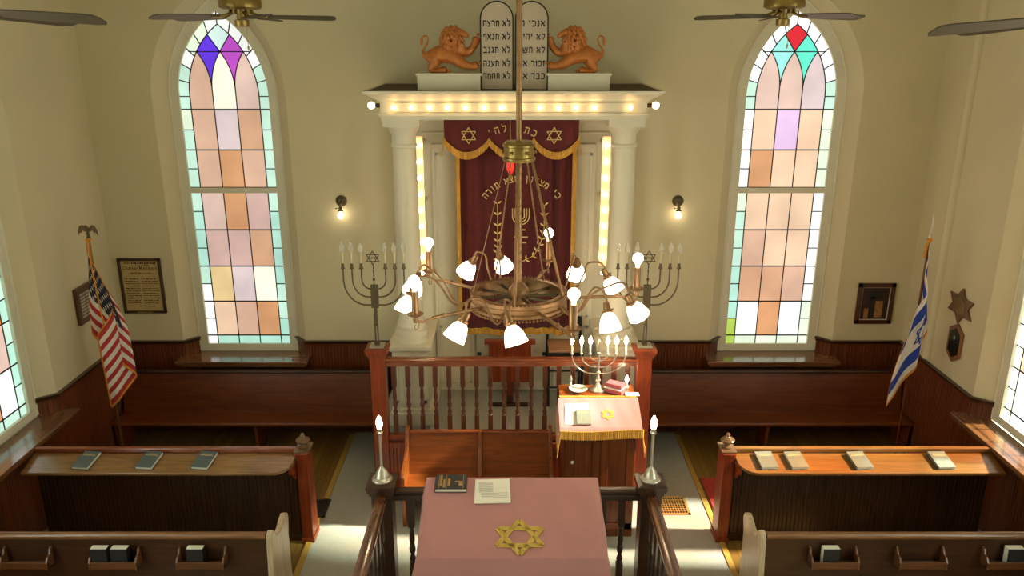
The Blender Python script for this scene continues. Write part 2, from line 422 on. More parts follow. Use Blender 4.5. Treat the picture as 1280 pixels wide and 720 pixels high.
mb = MB(); mb.box((FLX1 + .03, (8.7 + YB) / 2, .010), (.055, 8.7 - YB, .02)); struct(mb.build('trim_2', TRIMY, bevel=.004))

# plaster-finished vertical tube on the right wall near the back corner
mb = MB(); mb.tube([(XR, 8.22, 1.2), (XR, 8.22, HC)], .055, 12); struct(mb.build('trim_3', PLASTER, smooth=40))

# ------------------------------------------------------------------ stained glass windows
AQ, AQ2, WH, PG, CR = (196, 232, 212), (176, 224, 206), (252, 254, 250), (226, 242, 214), (255, 250, 226)
TN, TN2, OR, PK, LI, MV, PE, AM = (214, 172, 146), (206, 158, 124), (208, 150, 104), (218, 186, 172), (216, 196, 196), (204, 168, 158), (232, 196, 164), (226, 196, 140)
RZ = [2.888, 2.459, 2.026, 1.596, 1.17]
def stained(idx, c3, U, N, spec, k=1.0, detail=True):
    """c3 = point on the window plane below the centre"""
    c3, U, N = Vector(c3), Vector(U), Vector(N)
    P = lambda u, z, v=0: c3 + U * u + N * v + Vector((0, 0, z))
    root = None
    # frame
    mb = MB(); o, i = frm_l(0.985), lancet(GA, GSP, GTOP - GSP, GZ0)
    for a in range(len(o) - 1):
        q = [P(*o[a]), P(*o[a + 1]), P(*i[a + 1]), P(*i[a])]
        mb.prism(q, N * .06)
    mb.prism([P(-FR_A, .985), P(FR_A, .985), P(GA, GZ0), P(-GA, GZ0)], N * .06)
    # raised outer bead
    mb.tube([P(x, z, -.004) for x, z in frm_l(1.0)], .014, 6)
    root = struct(mb.build('window_%d' % idx, FRAMEW, bevel=.003))
    mb = MB(); mb.prism([P(-GA, 2.888), P(GA, 2.888), P(GA, 2.948), P(-GA, 2.948)], N * .05)
    mb.build('meeting_rail', FRAMEW, root, bevel=.004)
    # panes
    mats = []; mb = MB()
    def pane(poly, rgb, v=.035):
        m = pane_mat(rgb, k)
        if m not in mats: mats.append(m)
        mb.mi = mats.index(m); mb.face([P(x, z, v) for x, z in poly])
    cs = [-GIN, -GIN / 3, GIN / 3, GIN]
    def rect(x0, x1, z0, z1, rgb): pane([(x0, z0), (x1, z0), (x1, z1), (x0, z1)], rgb)
    rows = spec['rows']      # 6 rows of 3: two in the upper sash, four in the lower
    bands = [(3.37, 3.81), (2.948, 3.37), (2.459, 2.888), (2.026, 2.459), (1.596, 2.026), (1.17, 1.596)]
    for (z0, z1), r, sb in zip(bands, rows, spec['side']):
        for j in range(3): rect(cs[j], cs[j + 1], z0, z1, r[j])
        zm = (z0 + z1) / 2
        for s_, key in ((-1, 0), (1, 1)):
            x0, x1 = sorted((s_ * GIN, s_ * GA))
            rect(x0, x1, z0, zm, sb[key][1]); rect(x0, x1, zm, z1, sb[key][0])
    for s_, key in ((-1, 0), (1, 1)):
        x0, x1 = sorted((s_ * GIN, s_ * GA))
        rect(x0, x1, GZ0, 1.17, spec['side'][5][key][1])
    for j in range(3): rect(cs[j], cs[j + 1], GZ0, 1.17, spec['foot'][j])
    for s_ in (-1, 1):
        x0, x1 = sorted((s_ * GIN, s_ * GA)); rect(x0, x1, 3.81, GSP, spec['arch'][0])
    # arch: border ring between inner and outer curve
    n = 18; oc = arc_half(GA, GTOP - GSP, n); ic = arc_half(GIN, GINTOP - GSP, n)
    oc = [(x, GSP + z) for x, z in oc]; ic = [(x, GSP + z) for x, z in ic]
    for s_ in (-1, 1):
        for a in range(n):
            rgb = spec['arch'][min(5, a // 3)] if s_ < 0 else spec['arch2'][min(5, a // 3)]
            pane([(-s_ * oc[a][0], oc[a][1]), (-s_ * oc[a + 1][0], oc[a + 1][1]), (-s_ * ic[a + 1][0], ic[a + 1][1]), (-s_ * ic[a][0], ic[a][1])], rgb)
    bez = lambda p, c, q, m=8: [((1 - t) ** 2 * p[0] + 2 * t * (1 - t) * c[0] + t * t * q[0], (1 - t) ** 2 * p[1] + 2 * t * (1 - t) * c[1] + t * t * q[1]) for t in [i / m for i in range(m + 1)]]
    M0 = (-GIN / 3, 4.054); PL = (-.25, 4.42); PC = (0, 4.42); DS = (-.118, 4.595)
    cL = bez(M0, (-GIN / 3 - .01, 4.26), PL); cC = bez(M0, (-GIN / 3 + .012, 4.26), PC)
    icu = [p for p in ic if p[1] <= 4.42] + [PL]
    mir = lambda pts: [(-x, z) for x, z in pts]
    lanL = [(-GIN, 3.81)] + icu + list(reversed(cL))[1:] + [(-GIN / 3, 3.81)]
    pane(lanL, spec['lan'][0]); pane(mir(lanL), spec['lan'][2])
    pane([(-GIN / 3, 3.81)] + cC + list(reversed(mir(cC)))[1:] + [(GIN / 3, 3.81)], spec['lan'][1])
    icm = [PL] + [p for p in ic if 4.42 < p[1] < 4.595] + [DS]
    gem = cL + icm[1:] + [PC] + list(reversed(cC))[1:-1]
    pane(gem, spec['gem'][0]); pane(mir(gem), spec['gem'][1])
    ict = [DS] + [p for p in ic if 4.595 < p[1] < 4.699] + [(0, GINTOP)]
    pane(ict + list(reversed(mir(ict)))[1:] + [PC], spec['top'])
    bmesh.ops.recalc_face_normals(mb.bm, faces=mb.bm.faces[:])
    mb.build('glass', mats, root)
    # lead lines
    lb = MB(); T = .011
    def ln(pts, w=T): lb.ribbon([P(x, z, .034) for x, z in pts], w, -.006 * 1, N)
    for x in (-GIN / 3, GIN / 3):
        ln([(x, 1.07), (x, 2.888)]); ln([(x, 2.948), (x, 4.054)])
    for x in (-GIN, GIN): ln([(x, GZ0), (x, 2.888)]); ln([(x, 2.948), (x, GSP)])
    for z0, z1 in bands:
        zm = (z0 + z1) / 2
        for s_ in (-1, 1): ln([(s_ * GIN, zm), (s_ * GA, zm)])
        ln([(-GA, z0), (GA, z0)], T * 1.3)
    ln([(-GA, 3.81), (GA, 3.81)], T * 1.5); ln([(-GIN, 1.17), (GIN, 1.17)])
    ln([(-.34, 4.42), (.34, 4.42)])
    for f_ in (lambda p: p, mir):
        ln(f_(cL)); ln(f_(cC)); ln(f_(ic)); ln(f_([PC, DS]))
        for a in (0, 3, 6, 9, 12, 15, 18): ln(f_([oc[a], ic[a]]))
    lb.build('lead_lines', INK, root)
    return root
SPL = dict(rows=[(TN, LI, TN2), (TN, OR, TN), (PK, OR, MV), (MV, MV, TN2), (AM, LI, CR), (PE, TN, OR)],
           side=[((PG, AQ), (AQ, AQ)), ((AQ, AQ), (AQ, AQ)), ((AQ, AQ2), (AQ, AQ2)), ((AQ2, AQ2), (AQ2, AQ2)), ((AQ, WH), (AQ2, AQ)), ((WH, WH), (AQ, AQ2))],
           foot=[AQ2, AQ2, AQ2], arch=[AQ, AQ, WH, PG, PG, WH], arch2=[AQ, AQ, WH, WH, WH, WH], lan=[TN, CR, PK], gem=[(94, 40, 222), (190, 70, 200)], top=(214, 240, 234))
SPR = dict(rows=[(PE, (218, 184, 222), PE), (OR, PE, PE), (PE, PE, PE), (TN, PE, PE), (TN2, TN2, TN), (WH, OR, (244, 246, 255))],
           side=[((WH, WH), (PG, PG)), ((WH, WH), (PG, PG)), ((PG, AQ), (WH, WH)), ((AQ, AQ), (WH, WH)), ((AQ2, AQ2), (WH, WH)), ((AQ2, (176, 206, 84)), (PG, PG))],
           foot=[PG, PG, PG], arch=[AQ, WH, WH, WH, WH, WH], arch2=[AQ, WH, WH, WH, WH, WH], lan=[PK, PK, LI], gem=[(150, 232, 220), (96, 232, 200)], top=(214, 24, 44))
SPS = dict(rows=[(PE, OR, TN), (PK, TN, AM), (TN, WH, OR), (OR, PE, (236, 150, 50)), (PE, AM, PK), (WH, OR, WH)],
           side=[((AQ, AQ2),) * 2] * 5 + [((AQ2, AQ), (AQ2, AQ))], foot=[AQ, AQ, AQ], arch=[AQ] * 6, arch2=[AQ] * 6, lan=[PE, WH, PE], gem=[(120, 200, 230), (110, 210, 190)], top=(220, 60, 60))
SPS2 = dict(SPS); SPS2['side'] = [((WH, PG),) * 2] * 6; SPS2['foot'] = [WH] * 3
SPN = dict(rows=[(WH, PG, WH)] * 6, side=[((AQ, AQ),) * 2] * 6, foot=[AQ] * 3, arch=[AQ] * 6, arch2=[AQ] * 6, lan=[CR, WH, CR], gem=[AQ, AQ], top=WH)
stained(1, (CYL, D + WR, 0), (1, 0, 0), (0, 1, 0), SPL)
stained(2, (CYR, D + WR, 0), (1, 0, 0), (0, 1, 0), SPR, 1.15)
stained(3, (XL - WR, SIDEL[0], 0), (0, 1, 0), (-1, 0, 0), SPS, 1.1)
stained(4, (XR + WR, SIDER[0], 0), (0, -1, 0), (1, 0, 0), SPS2, 1.6)
i_ = 5
for y in SIDEL[1:]: stained(i_, (XL - WR, y, 0), (0, 1, 0), (-1, 0, 0), SPN, WIN_NEAR); i_ += 1
for y in SIDER[1:]: stained(i_, (XR + WR, y, 0), (0, -1, 0), (1, 0, 0), SPN, WIN_NEAR); i_ += 1

# ------------------------------------------------------------------ wainscot
def beadboard(mb, p0, p1, z0, z1, n, t=.02, w=.075):
    p0, p1, n = Vector((p0[0], p0[1], 0)), Vector((p1[0], p1[1], 0)), Vector((n[0], n[1], 0)).normalized()
    L_ = (p1 - p0).length; u = (p1 - p0).normalized(); k = max(1, round(L_ / w)); w = L_ / k; g = min(.006, w * .12)
    pts = [p0]
    for i in range(k):
        a = i * w
        pts += [p0 + u * (a + g) + n * t, p0 + u * (a + w * .5 - g * .8) + n * t, p0 + u * (a + w * .5) + n * (t - g * .8), p0 + u * (a + w * .5 + g * .8) + n * t, p0 + u * (a + w - g) + n * t, p0 + u * (a + w) + n * (t - g)]
    pts.append(p1)
    mb.prism([(p.x, p.y, z0) for p in pts], (0, 0, z1 - z0))
def cap(mb, pts, z, n_in, d=.05):
    """cap rail following pts (xy) with mitred offset; n_in: function giving inward normal per segment"""
    prof = [(0, -.055), (.018, -.055), (.022, -.03), (.045, -.012), (.05, 0), (0, 0)]
    P = [Vector((p[0], p[1])) for p in pts]; N_ = []
    for i in range(len(P)):
        ns = []
        if i > 0: ns.append(n_in[i - 1])
        if i < len(P) - 1: ns.append(n_in[i])
        v = Vector((0, 0))
        for q in ns: v += Vector(q).normalized()
        v.normalize(); v /= max(.5, v.dot(Vector(ns[0]).normalized())); N_.append(v)
    rings = [[mb.v((p.x + nn.x * a * d / .05, p.y + nn.y * a * d / .05, z + b)) for a, b in prof] for p, nn in zip(P, N_)]
    for A, B_ in zip(rings, rings[1:]):
        for k in range(len(prof)): mb.f([A[k], A[(k + 1) % len(prof)], B_[(k + 1) % len(prof)], B_[k]])
    mb.f(list(reversed(rings[0]))); mb.f(rings[-1])
CZ = 1.175; LZ = .98
tn = [4]
def wains(O, U, N, spans, wins, matf):
    """beadboard with cap between windows, lower under them"""
    O, U, N = Vector(O), Vector(U), Vector(N); inn = -N
    P = lambda u, v=0: (O + U * u + N * v)
    mb = MB()
    for a, b in spans: beadboard(mb, P(a), P(b), 0, CZ - .01, inn)
    for c in wins: beadboard(mb, P(c - OUT_A), P(c + OUT_A), 0, .95, inn)
    for c in wins:
        for s_ in (-1, 1):
            a, b = P(c + s_ * OUT_A), P(c + s_ * (FR_A), WR)
            nn = (Vector((-U.x * s_, -U.y * s_, 0)) + inn); beadboard(mb, a, b, LZ - .02, CZ - .01, nn, t=.012, w=.09)
    struct(mb.build('trim_%d' % tn[0], W_WAINS('Z'))); tn[0] += 1
    cb = MB()
    for a, b in spans:
        pts, nn = [], []
        cl = [c for c in wins if abs(c + OUT_A - a) < .01]; cr = [c for c in wins if abs(c - OUT_A - b) < .01]
        if cl: pts.append(P(cl[0] + FR_A, WR)); nn.append((-U * -1 * -1 * -1 + inn) if False else (-U + inn))
        pts += [P(a), P(b)]; nn.append(inn)
        if cr: pts.append(P(cr[0] - FR_A, WR)); nn.append(U + inn)
        cap(cb, [(p.x, p.y) for p in pts], CZ, [(q.x, q.y) for q in nn])
    struct(cb.build('trim_%d' % tn[0], matf, bevel=.002)); tn[0] += 1
LB = XR - XL
def spans(total, wins, skip=None):
    xs = [0]
    for c in sorted(wins): xs += [c - OUT_A, c + OUT_A]
    xs.append(total); out = []
    for i in range(0, len(xs), 2): out.append((xs[i], xs[i + 1]))
    return out
wb = [CYL - XL, CYR - XL]
wains((XL, D, 0), (1, 0, 0), (0, 1, 0), spans(LB, wb), wb, W_CAP('X'))
wl = [y - YB for y in SIDEL]; wr = [y - YB for y in SIDER]
wains((XL, YB, 0), (0, 1, 0), (-1, 0, 0), spans(D - YB, wl), wl, W_CAP('Y'))
wains((XR, YB, 0), (0, 1, 0), (1, 0, 0), spans(D - YB, wr), wr, W_CAP('Y'))
# window ledges
def ledge(c3, U, N, mat, out=.20):
    c3, U, N = Vector(c3), Vector(U), Vector(N); mb = MB(); P = lambda u, v, z: c3 + U * u + N * v + Vector((0, 0, z))
    w = OUT_A + .05
    pts = [P(-w, -out, LZ - .035), P(w, -out, LZ - .035), P(w, -.0, LZ - .035), P(OUT_A - .0, 0, LZ - .035), P(FR_A, WR, LZ - .035), P(-FR_A, WR, LZ - .035), P(-OUT_A, 0, LZ - .035), P(-w, -.0, LZ - .035)]
    mb.prism(pts, (0, 0, .035))
    mb.prism([P(-w + .03, -out + .03, LZ - .075), P(w - .03, -out + .03, LZ - .075), P(w - .03, -.022, LZ - .075), P(-w + .03, -.022, LZ - .075)], (0, 0, .04))
    struct(mb.build('trim_%d' % tn[0], mat, bevel=.006)); tn[0] += 1
LEDGE = wood('ledge_wood', hexs(92, 56, 32), hexs(134, 88, 50), 'X', rough=0.16, coat=0.8)
LEDGEY = wood('ledge_wood', hexs(92, 56, 32), hexs(134, 88, 50), 'Y', rough=0.16, coat=0.8)
ledge((CYL, D, 0), (1, 0, 0), (0, 1, 0), LEDGE); ledge((CYR, D, 0), (1, 0, 0), (0, 1, 0), LEDGE)
for y in SIDEL: ledge((XL, y, 0), (0, 1, 0), (-1, 0, 0), LEDGEY, .17)
for y in SIDER: ledge((XR, y, 0), (0, 1, 0), (1, 0, 0), LEDGEY, .17)

# ------------------------------------------------------------------ raised platform before the ark
PH = .64; PX0, PX1, PY0 = -1.40, 1.38, 7.35
mb = MB()
mb.box(((PX0 + PX1) / 2, 8.26, PH / 2), (PX1 - PX0 - .0, 1.12, PH))
mb.box((.13, 7.54, PH / 2), (1.98, .32, PH))
struct(mb.build('floor_platform', CARPET))
mb = MB(); beadboard(mb, (PX0, PY0 + .01), (PX1, PY0 + .01), 0, PH - .06, (0, -1))
mb.box(((PX0 + PX1) / 2, PY0 + .02, PH - .03), (PX1 - PX0, .10, .05)); 
struct(mb.build('wall_platform', W_RED('Z')))
mb = MB(); beadboard(mb, (PX0, 8.8), (PX0, PY0 + .05), 0, PH, (-1, 0)); beadboard(mb, (PX1, PY0 + .05), (PX1, 8.8), 0, PH, (1, 0))
struct(mb.build('trim_%d' % tn[0], W_DARK('Z'))); tn[0] += 1

# ------------------------------------------------------------------ turned parts
def turned(h, w):
    """square-ended turned baluster profile: list of (r, z); square blocks done separately"""
    return [(w * .30, 0), (w * .48, .02 * h), (w * .30, .05 * h), (w * .45, .08 * h), (w * .5, .12 * h), (w * .30, .22 * h), (w * .28, .25 * h), (w * .44, .30 * h), (w * .50, .38 * h), (w * .44, .44 * h),
            (w * .34, .47 * h), (w * .42, .50 * h), (w * .34, .53 * h), (w * .46, .62 * h), (w * .36, .8 * h), (w * .30, .93 * h), (w * .44, .96 * h), (w * .30, 1.0 * h)]
def baluster(z0, z1, w=.046):
    h = z1 - z0; mb = MB(); a, b = z0 + h * .28, z0 + h * .70
    mb.box((0, 0, (z0 + a) / 2), (w, w, a - z0)); mb.box((0, 0, (b + z1) / 2), (w, w, z1 - b))
    mb.lathe([(r, a + z) for r, z in turned(b - a, w)], seg=12)
    return mb
def newel(mb, x, y, z0, z1, w, capw):
    mb.box((x, y, (z0 + z1 - .09) / 2), (w, w, z1 - .09 - z0))
    mb.box((x, y, z1 - .085), (w + .03, w + .03, .03)); mb.box((x, y, z1 - .055), (w + .055, w + .055, .03))
    c = capw / 2
    mb.box((x, y, z1 - .025), (capw, capw, .035))
    # low pyramid top
    b = [(x - c, y - c, z1 - .008), (x + c, y - c, z1 - .008), (x + c, y + c, z1 - .008), (x - c, y + c, z1 - .008)]
    t = [(x - c * .6, y - c * .6, z1), (x + c * .6, y - c * .6, z1), (x + c * .6, y + c * .6, z1), (x - c * .6, y + c * .6, z1)]
    bv, tv = [mb.v(p) for p in b], [mb.v(p) for p in t]
    mb.f(tv)
    for i in range(4): mb.f([bv[i], bv[(i + 1) % 4], tv[(i + 1) % 4], tv[i]])
    mb.f(list(reversed(bv)))
def rail_prof(mb, a, b, w=.075, h=.07):
    """moulded handrail from a to b (top centre line)"""
    a, b = Vector(a), Vector(b); t = (b - a).normalized(); n = t.cross(Vector((0, 0, 1))).normalized()
    pr = [(-.30, -1.6), (-.30, -1.15), (-.5, -1.0), (-.5, -.75), (-.38, -.6), (-.5, -.4), (-.45, -.1), (-.25, 0), (.25, 0), (.45, -.1), (.5, -.4), (.38, -.6), (.5, -.75), (.5, -1.0), (.30, -1.15), (.30, -1.6)]
    mb.prism([a + n * (u * w) + Vector((0, 0, v * h)) for u, v in pr], b - a)

# back railing on the platform edge
RY = 7.38; PXL, PXR = -1.322, 1.30
rl = thing('platform_railing', 'red-brown turned railing with two tall square posts in front of the ark platform', 'railing', (0, RY, 0))
for x in (PXL, PXR):
    mb = MB(); newel(mb, x, 0, 0, zy(434, 7.35), .145, .225); o = mb.build('newel_post', W_RED('Z'), rl, bevel=.004)
hz = zy(448, 7.35)
mb = MB(); rail_prof(mb, (PXL + .07, 0, hz), (PXR - .07, 0, hz), .085, .055); mb.build('handrail', W_RAIL('X'), rl, smooth=40)
mb = MB(); mb.box(((PXL + PXR) / 2, 0, PH + .05), (PXR - PXL - .14, .075, .06)); mb.build('bottom_rail', W_RED('X'), rl, bevel=.008)
b0 = baluster(PH + .075, hz - .08).build('baluster', W_BAL('Z'), rl, smooth=35)
for k in range(18):
    o = b0 if k == 0 else b0.copy()
    if k: COL.objects.link(o); o.parent = rl
    o.location = (PXL + .148 + k * .1367, 0, 0)

# bimah railing around the reading table
NY = 5.73; NXL, NXR = -1.046, 1.118; nz = 1.175
bl = thing('bimah_railing', 'dark wooden railing with square posts enclosing the draped reading table', 'railing', (0, NY, 0))
for x in (NXL, NXR):
    mb = MB(); newel(mb, x, 0, 0, nz, .165, .235); mb.build('newel_post', W_DARK('Z'), bl, bevel=.004)
    mb = MB(); newel(mb, x, -2.3, 0, nz, .165, .235); mb.build('newel_post', W_DARK('Z'), bl, bevel=.004)
hz2 = 1.09
mb = MB(); rail_prof(mb, (NXL + .08, 0, hz2), (NXR - .08, 0, hz2), .085, .06); mb.build('handrail', W_DARK('X'), bl, smooth=40)
RAILD = wood('side_rail_wood', hexs(70, 38, 22), hexs(116, 70, 42), 'Y', rough=0.2, coat=0.7)
for x in (NXL, NXR):
    mb = MB(); rail_prof(mb, (x, -.08, hz2), (x, -2.22, hz2), .09, .06); mb.build('handrail', RAILD, bl, smooth=40)
    mb = MB(); mb.box((x, -1.15, .13), (.07, 2.14, .06)); mb.build('bottom_rail', W_DARK('Y'), bl, bevel=.006)
mb = MB(); mb.box(((NXL + NXR) / 2, 0, .13), (NXR - NXL - .16, .07, .06)); mb.build('bottom_rail', W_DARK('X'), bl, bevel=.006)
b1 = baluster(.155, hz2 - .09, .055).build('baluster', W_DARK('Z'), bl, smooth=35)
spots = [(NXL + .22 + k * .1565, 0) for k in range(12)] + [(x, -.22 - k * .16) for x in (NXL, NXR) for k in range(13)]
for k, (x, y) in enumerate(spots):
    o = b1 if k == 0 else b1.copy()
    if k: COL.objects.link(o); o.parent = bl
    o.location = (x, y, 0)

# ------------------------------------------------------------------ the ark
ark = thing('torah_ark', 'white-painted columned ark with bulb-lit cornice and panelled doors', 'ark', (.02, 0, PH))
A = Matrix.Translation((-.02, 0, -PH))      # world coordinates inside the ark's frame
def ab(): return MB(A.copy())
CXS = (-1.056, 1.096)
PYC = 7.95
pzt = zy(433, 7.75)
for cx in CXS:
    mb = ab(); pw = .375
    y0, y1 = 7.75, 8.62
    yc, dy = (y0 + y1) / 2, y1 - y0
    mb.box((cx, yc, PH + .07), (pw + .08, dy + .08, .14)); mb.box((cx, yc, PH + .16), (pw + .04, dy + .04, .04))
    mb.box((cx, yc, (PH + pzt) / 2), (pw, dy, pzt - PH))
    mb.box((cx, yc, pzt - .045), (pw + .03, dy + .03, .03)); mb.box((cx, yc, pzt - .015), (pw + .08, dy + .08, .05))
    # raised panel frame on the front
    for (dx, zz, sx, sz) in ((0, pzt - .14, pw - .04, .05), (0, PH + .26, pw - .04, .05), (-.15, (PH + pzt) / 2 + .03, .05, .62), (.15, (PH + pzt) / 2 + .03, .05, .62)):
        mb.box((cx + dx, y0 - .006, zz), (sx, .014, sz))
    mb.box((cx, y0 - .002, (PH + pzt) / 2 + .05), (.17, .012, .42))
    mb.build('pedestal', WHITE, ark, bevel=.006)
    zt = 3.80; zb = pzt + .01; r = .125
    mb = ab(); pc = (cx, PYC, 0)
    mb.lathe([(r * 1.45, zb), (r * 1.45, zb + .05), (r * 1.38, zb + .06), (r * 1.42, zb + .09), (r * 1.36, zb + .12), (r * 1.15, zb + .135), (r * 1.2, zb + .17), (r * 1.12, zb + .19), (r, zb + .23),
              (r * 1.0, zb + .9), (r * .93, zt - .33), (r * .92, zt - .26), (r * 1.02, zt - .25), (r * 1.02, zt - .225), (r * .93, zt - .215), (r * .93, zt - .14), (r * 1.1, zt - .10), (r * 1.28, zt - .06), (r * 1.3, zt - .045)], pc, seg=40)
    mb.box((cx, PYC, zt - .01), (r * 2.8, r * 2.8, .075))
    mb.build('column', WHITE, ark, smooth=35)
# cornice: swept profile around three sides
def sweep3(mb, prof, x0, x1, yf, yb):
    """prof = list of (outward offset, z); goes along left side, front, right side"""
    def ring(x, y, dx, dy): return [mb.v((x + dx * o, y + dy * o, z)) for o, z in prof]
    R_ = [ring(x0, yb, -1, 0), ring(x0, yf, -1, -1), ring(x1, yf, 1, -1), ring(x1, yb, 1, 0)]
    for A_, B_ in zip(R_, R_[1:]):
        for k in range(len(prof) - 1): mb.f([A_[k], A_[k + 1], B_[k + 1], B_[k]])
fx0, fx1, fyf = -1.235, 1.265, 7.70
z_t = 4.09
mb = ab()
prof = [(0, 3.83), (0, 3.86), (.02, 3.865), (.02, 3.885), (.0, 3.89), (.0, 4.0), (.02, 4.005), (.03, 4.02), (.06, 4.035), (.10, 4.06), (.125, 4.075), (.14, 4.08), (.14, z_t + .01), (.10, z_t + .01)]
sweep3(mb, prof, fx0, fx1, fyf, D - .005)
mb.prism([(fx0 + .01, fyf + .01, 3.832), (fx1 - .01, fyf + .01, 3.832), (fx1 - .01, D - .01, 3.832), (fx0 + .01, D - .01, 3.832)], (0, 0, .03))
mb.mi = 1
mb.prism([(fx0 - .135, fyf - .135, z_t - .0), (fx1 + .135, fyf - .135, z_t), (fx1 + .135, D - .01, z_t), (fx0 - .135, D - .01, z_t)], (0, 0, .006))
mb.build('cornice', [WHITE, plain('dusty_brown_top', hexs(84, 66, 42), .8)], ark)
mb = ab(); mb.box(((fx0 + fx1) / 2, fyf - .004, 3.945), (2.24, .012, .085)); mb.build('frieze_panel', WHITE, ark, bevel=.003)
mb = ab()
for zz in (3.893, 3.998): mb.box(((fx0 + fx1) / 2, fyf - .008, zz), (2.26, .02, .009))
mb.build('frieze_beading', plain('beading_paint', hexs(206, 196, 168), .5), ark)
# cornice bulbs
def bulb_mb(r): return MB().lathe([(0, -r * .1), (r * .34, -r * .1), (r * .34, r * .5), (r * .6, r * .85), (r * .95, r * 1.4), (r, r * 1.8), (r * .9, r * 2.3), (r * .5, r * 2.68), (0, r * 2.78)], seg=12)
bxs = [492, 514.5, 537, 559.5, 582, 605, 627.5, 650, 675, 698, 720, 743, 788]
RXM = Matrix.Rotation(PI / 2, 4, 'X')
b0 = None
for x in bxs:
    wx = xat(x, fyf - .03, 3.95)
    o = b0.copy() if b0 else bulb_mb(.021).build('light_bulb', E_ARK, ark, smooth=60)
    if b0: COL.objects.link(o)
    b0 = b0 or o
    o.rotation_euler = (PI / 2, 0, 0); o.location = (wx - .02, fyf - .012, 3.945 - PH)
for s_, x in ((-1, fx0 - .01), (1, fx1 + .01)):
    o = bulb_mb(.033).build('end_bulb', E_ARK, ark, smooth=60)
    o.location = (x + s_ * .03 - .02, fyf - .02 + .12, 3.955 - PH); o.rotation_euler = (0, s_ * PI / 2, 0)
    mb = ab(); mb.lathe([(.02, 0), (.02, .05), (.012, .055)], (x, fyf + .1, 3.955), Matrix.Rotation(s_ * PI / 2, 4, 'Y'), 12); mb.build('bulb_socket', FGREY, ark, smooth=40)
# plinth
for xa, xb in ((522, 600.5), (685, 762)):
    mb = ab(); X0, X1 = xat(xa, 7.72, 4.1), xat(xb, 7.72, 4.1)
    mb.box(((X0 + X1) / 2, 7.86, z_t + .075), (X1 - X0, .28, .15)); mb.box(((X0 + X1) / 2, 7.86, z_t + .152), (X1 - X0 + .03, .31, .022))
    mb.build('plinth', WHITE, ark, bevel=.004)
# back wall of the ark with panels
AY = 8.60
mb = ab(); xi0, xi1 = -.95, .99
mb.box(((xi0 + xi1) / 2, AY + .08, (PH + 3.83) / 2), (xi1 - xi0 + .5, .12, 3.83 - PH)); 
def panel(mb, x0, x1, z0, z1, y, b=.035, t=.012):
    mb.box(((x0 + x1) / 2, y, z0 + b / 2), (x1 - x0, t, b)); mb.box(((x0 + x1) / 2, y, z1 - b / 2), (x1 - x0, t, b))
    mb.box((x0 + b / 2, y, (z0 + z1) / 2), (b, t, z1 - z0)); mb.box((x1 - b / 2, y, (z0 + z1) / 2), (b, t, z1 - z0))
for x0, x1 in ((-.86, -.58), (.66, .90)):
    for z0, z1 in ((1.5, 2.25), (2.33, 3.45)): panel(mb, x0, x1, z0, z1, AY + .015)
mb.box(((xi0 + xi1) / 2, AY + .0, 3.72), (xi1 - xi0 + .1, .06, .06)); mb.box(((xi0 + xi1) / 2, AY + .01, 3.60), (xi1 - xi0 + .1, .04, .03))
mb.build('back_panel', WHITE, ark, bevel=.003)
# doors under the curtain
dxs = [(-.86, -.42), (-.41, .02), (.03, .46), (.47, .90)]
for k, (x0, x1) in enumerate(dxs):
    mb = ab(); mb.box(((x0 + x1) / 2, AY + .0, (PH + 3.5) / 2), (x1 - x0 - .006, .035, 3.5 - PH - .02))
    panel(mb, x0 + .04, x1 - .04, PH + .1, 1.45, AY - .02, .03); panel(mb, x0 + .04, x1 - .04, 1.55, 3.4, AY - .02, .03)
    d_ = mb.build('door', WHITE, ark, bevel=.003)
    if k in (0, 3):
        xx = x1 - .03 if k == 0 else x0 + .03
        mb = ab(); mb.box((xat(599 if k == 0 else 680.5, AY, 1.2), AY - .03, zy(441, AY)), (.05, .025, .035)); mb.build('latch', BLACK, d_, bevel=.003)
# vertical light strips
for s_, px in ((-1, 526), (1, 755.5)):
    Y_ = 8.15; x_ = xat(px, Y_, 2.9); zt_, zb_ = zy(170, Y_), zy(342 if s_ < 0 else 332, Y_)
    mb = ab(); mb.box((x_, Y_ + .02, (zt_ + zb_) / 2), (.075, .03, zt_ - zb_))
    mb.box((x_ + .040, Y_ + .01, (zt_ + zb_) / 2), (.006, .03, zt_ - zb_)); mb.box((x_ - .040, Y_ + .01, (zt_ + zb_) / 2), (.006, .03, zt_ - zb_))
    mb.box((x_, Y_ + .24, (zt_ + zb_) / 2), (.03, .42, .04)); mb.box((x_, Y_ + .24, zb_ + .1), (.03, .42, .04)); mb.box((x_, Y_ + .24, zt_ - .1), (.03, .42, .04))
    st = mb.build('light_strip', WHITE, ark, bevel=.002)
    for k in range(9):
        o = bulb_mb(.021).build('light_bulb', E_STRIP, st, smooth=60)
        o.location = (x_ - .02, Y_ - .005, zt_ - .09 - k * .166 - PH); o.rotation_euler = (PI / 2, 0, 0)

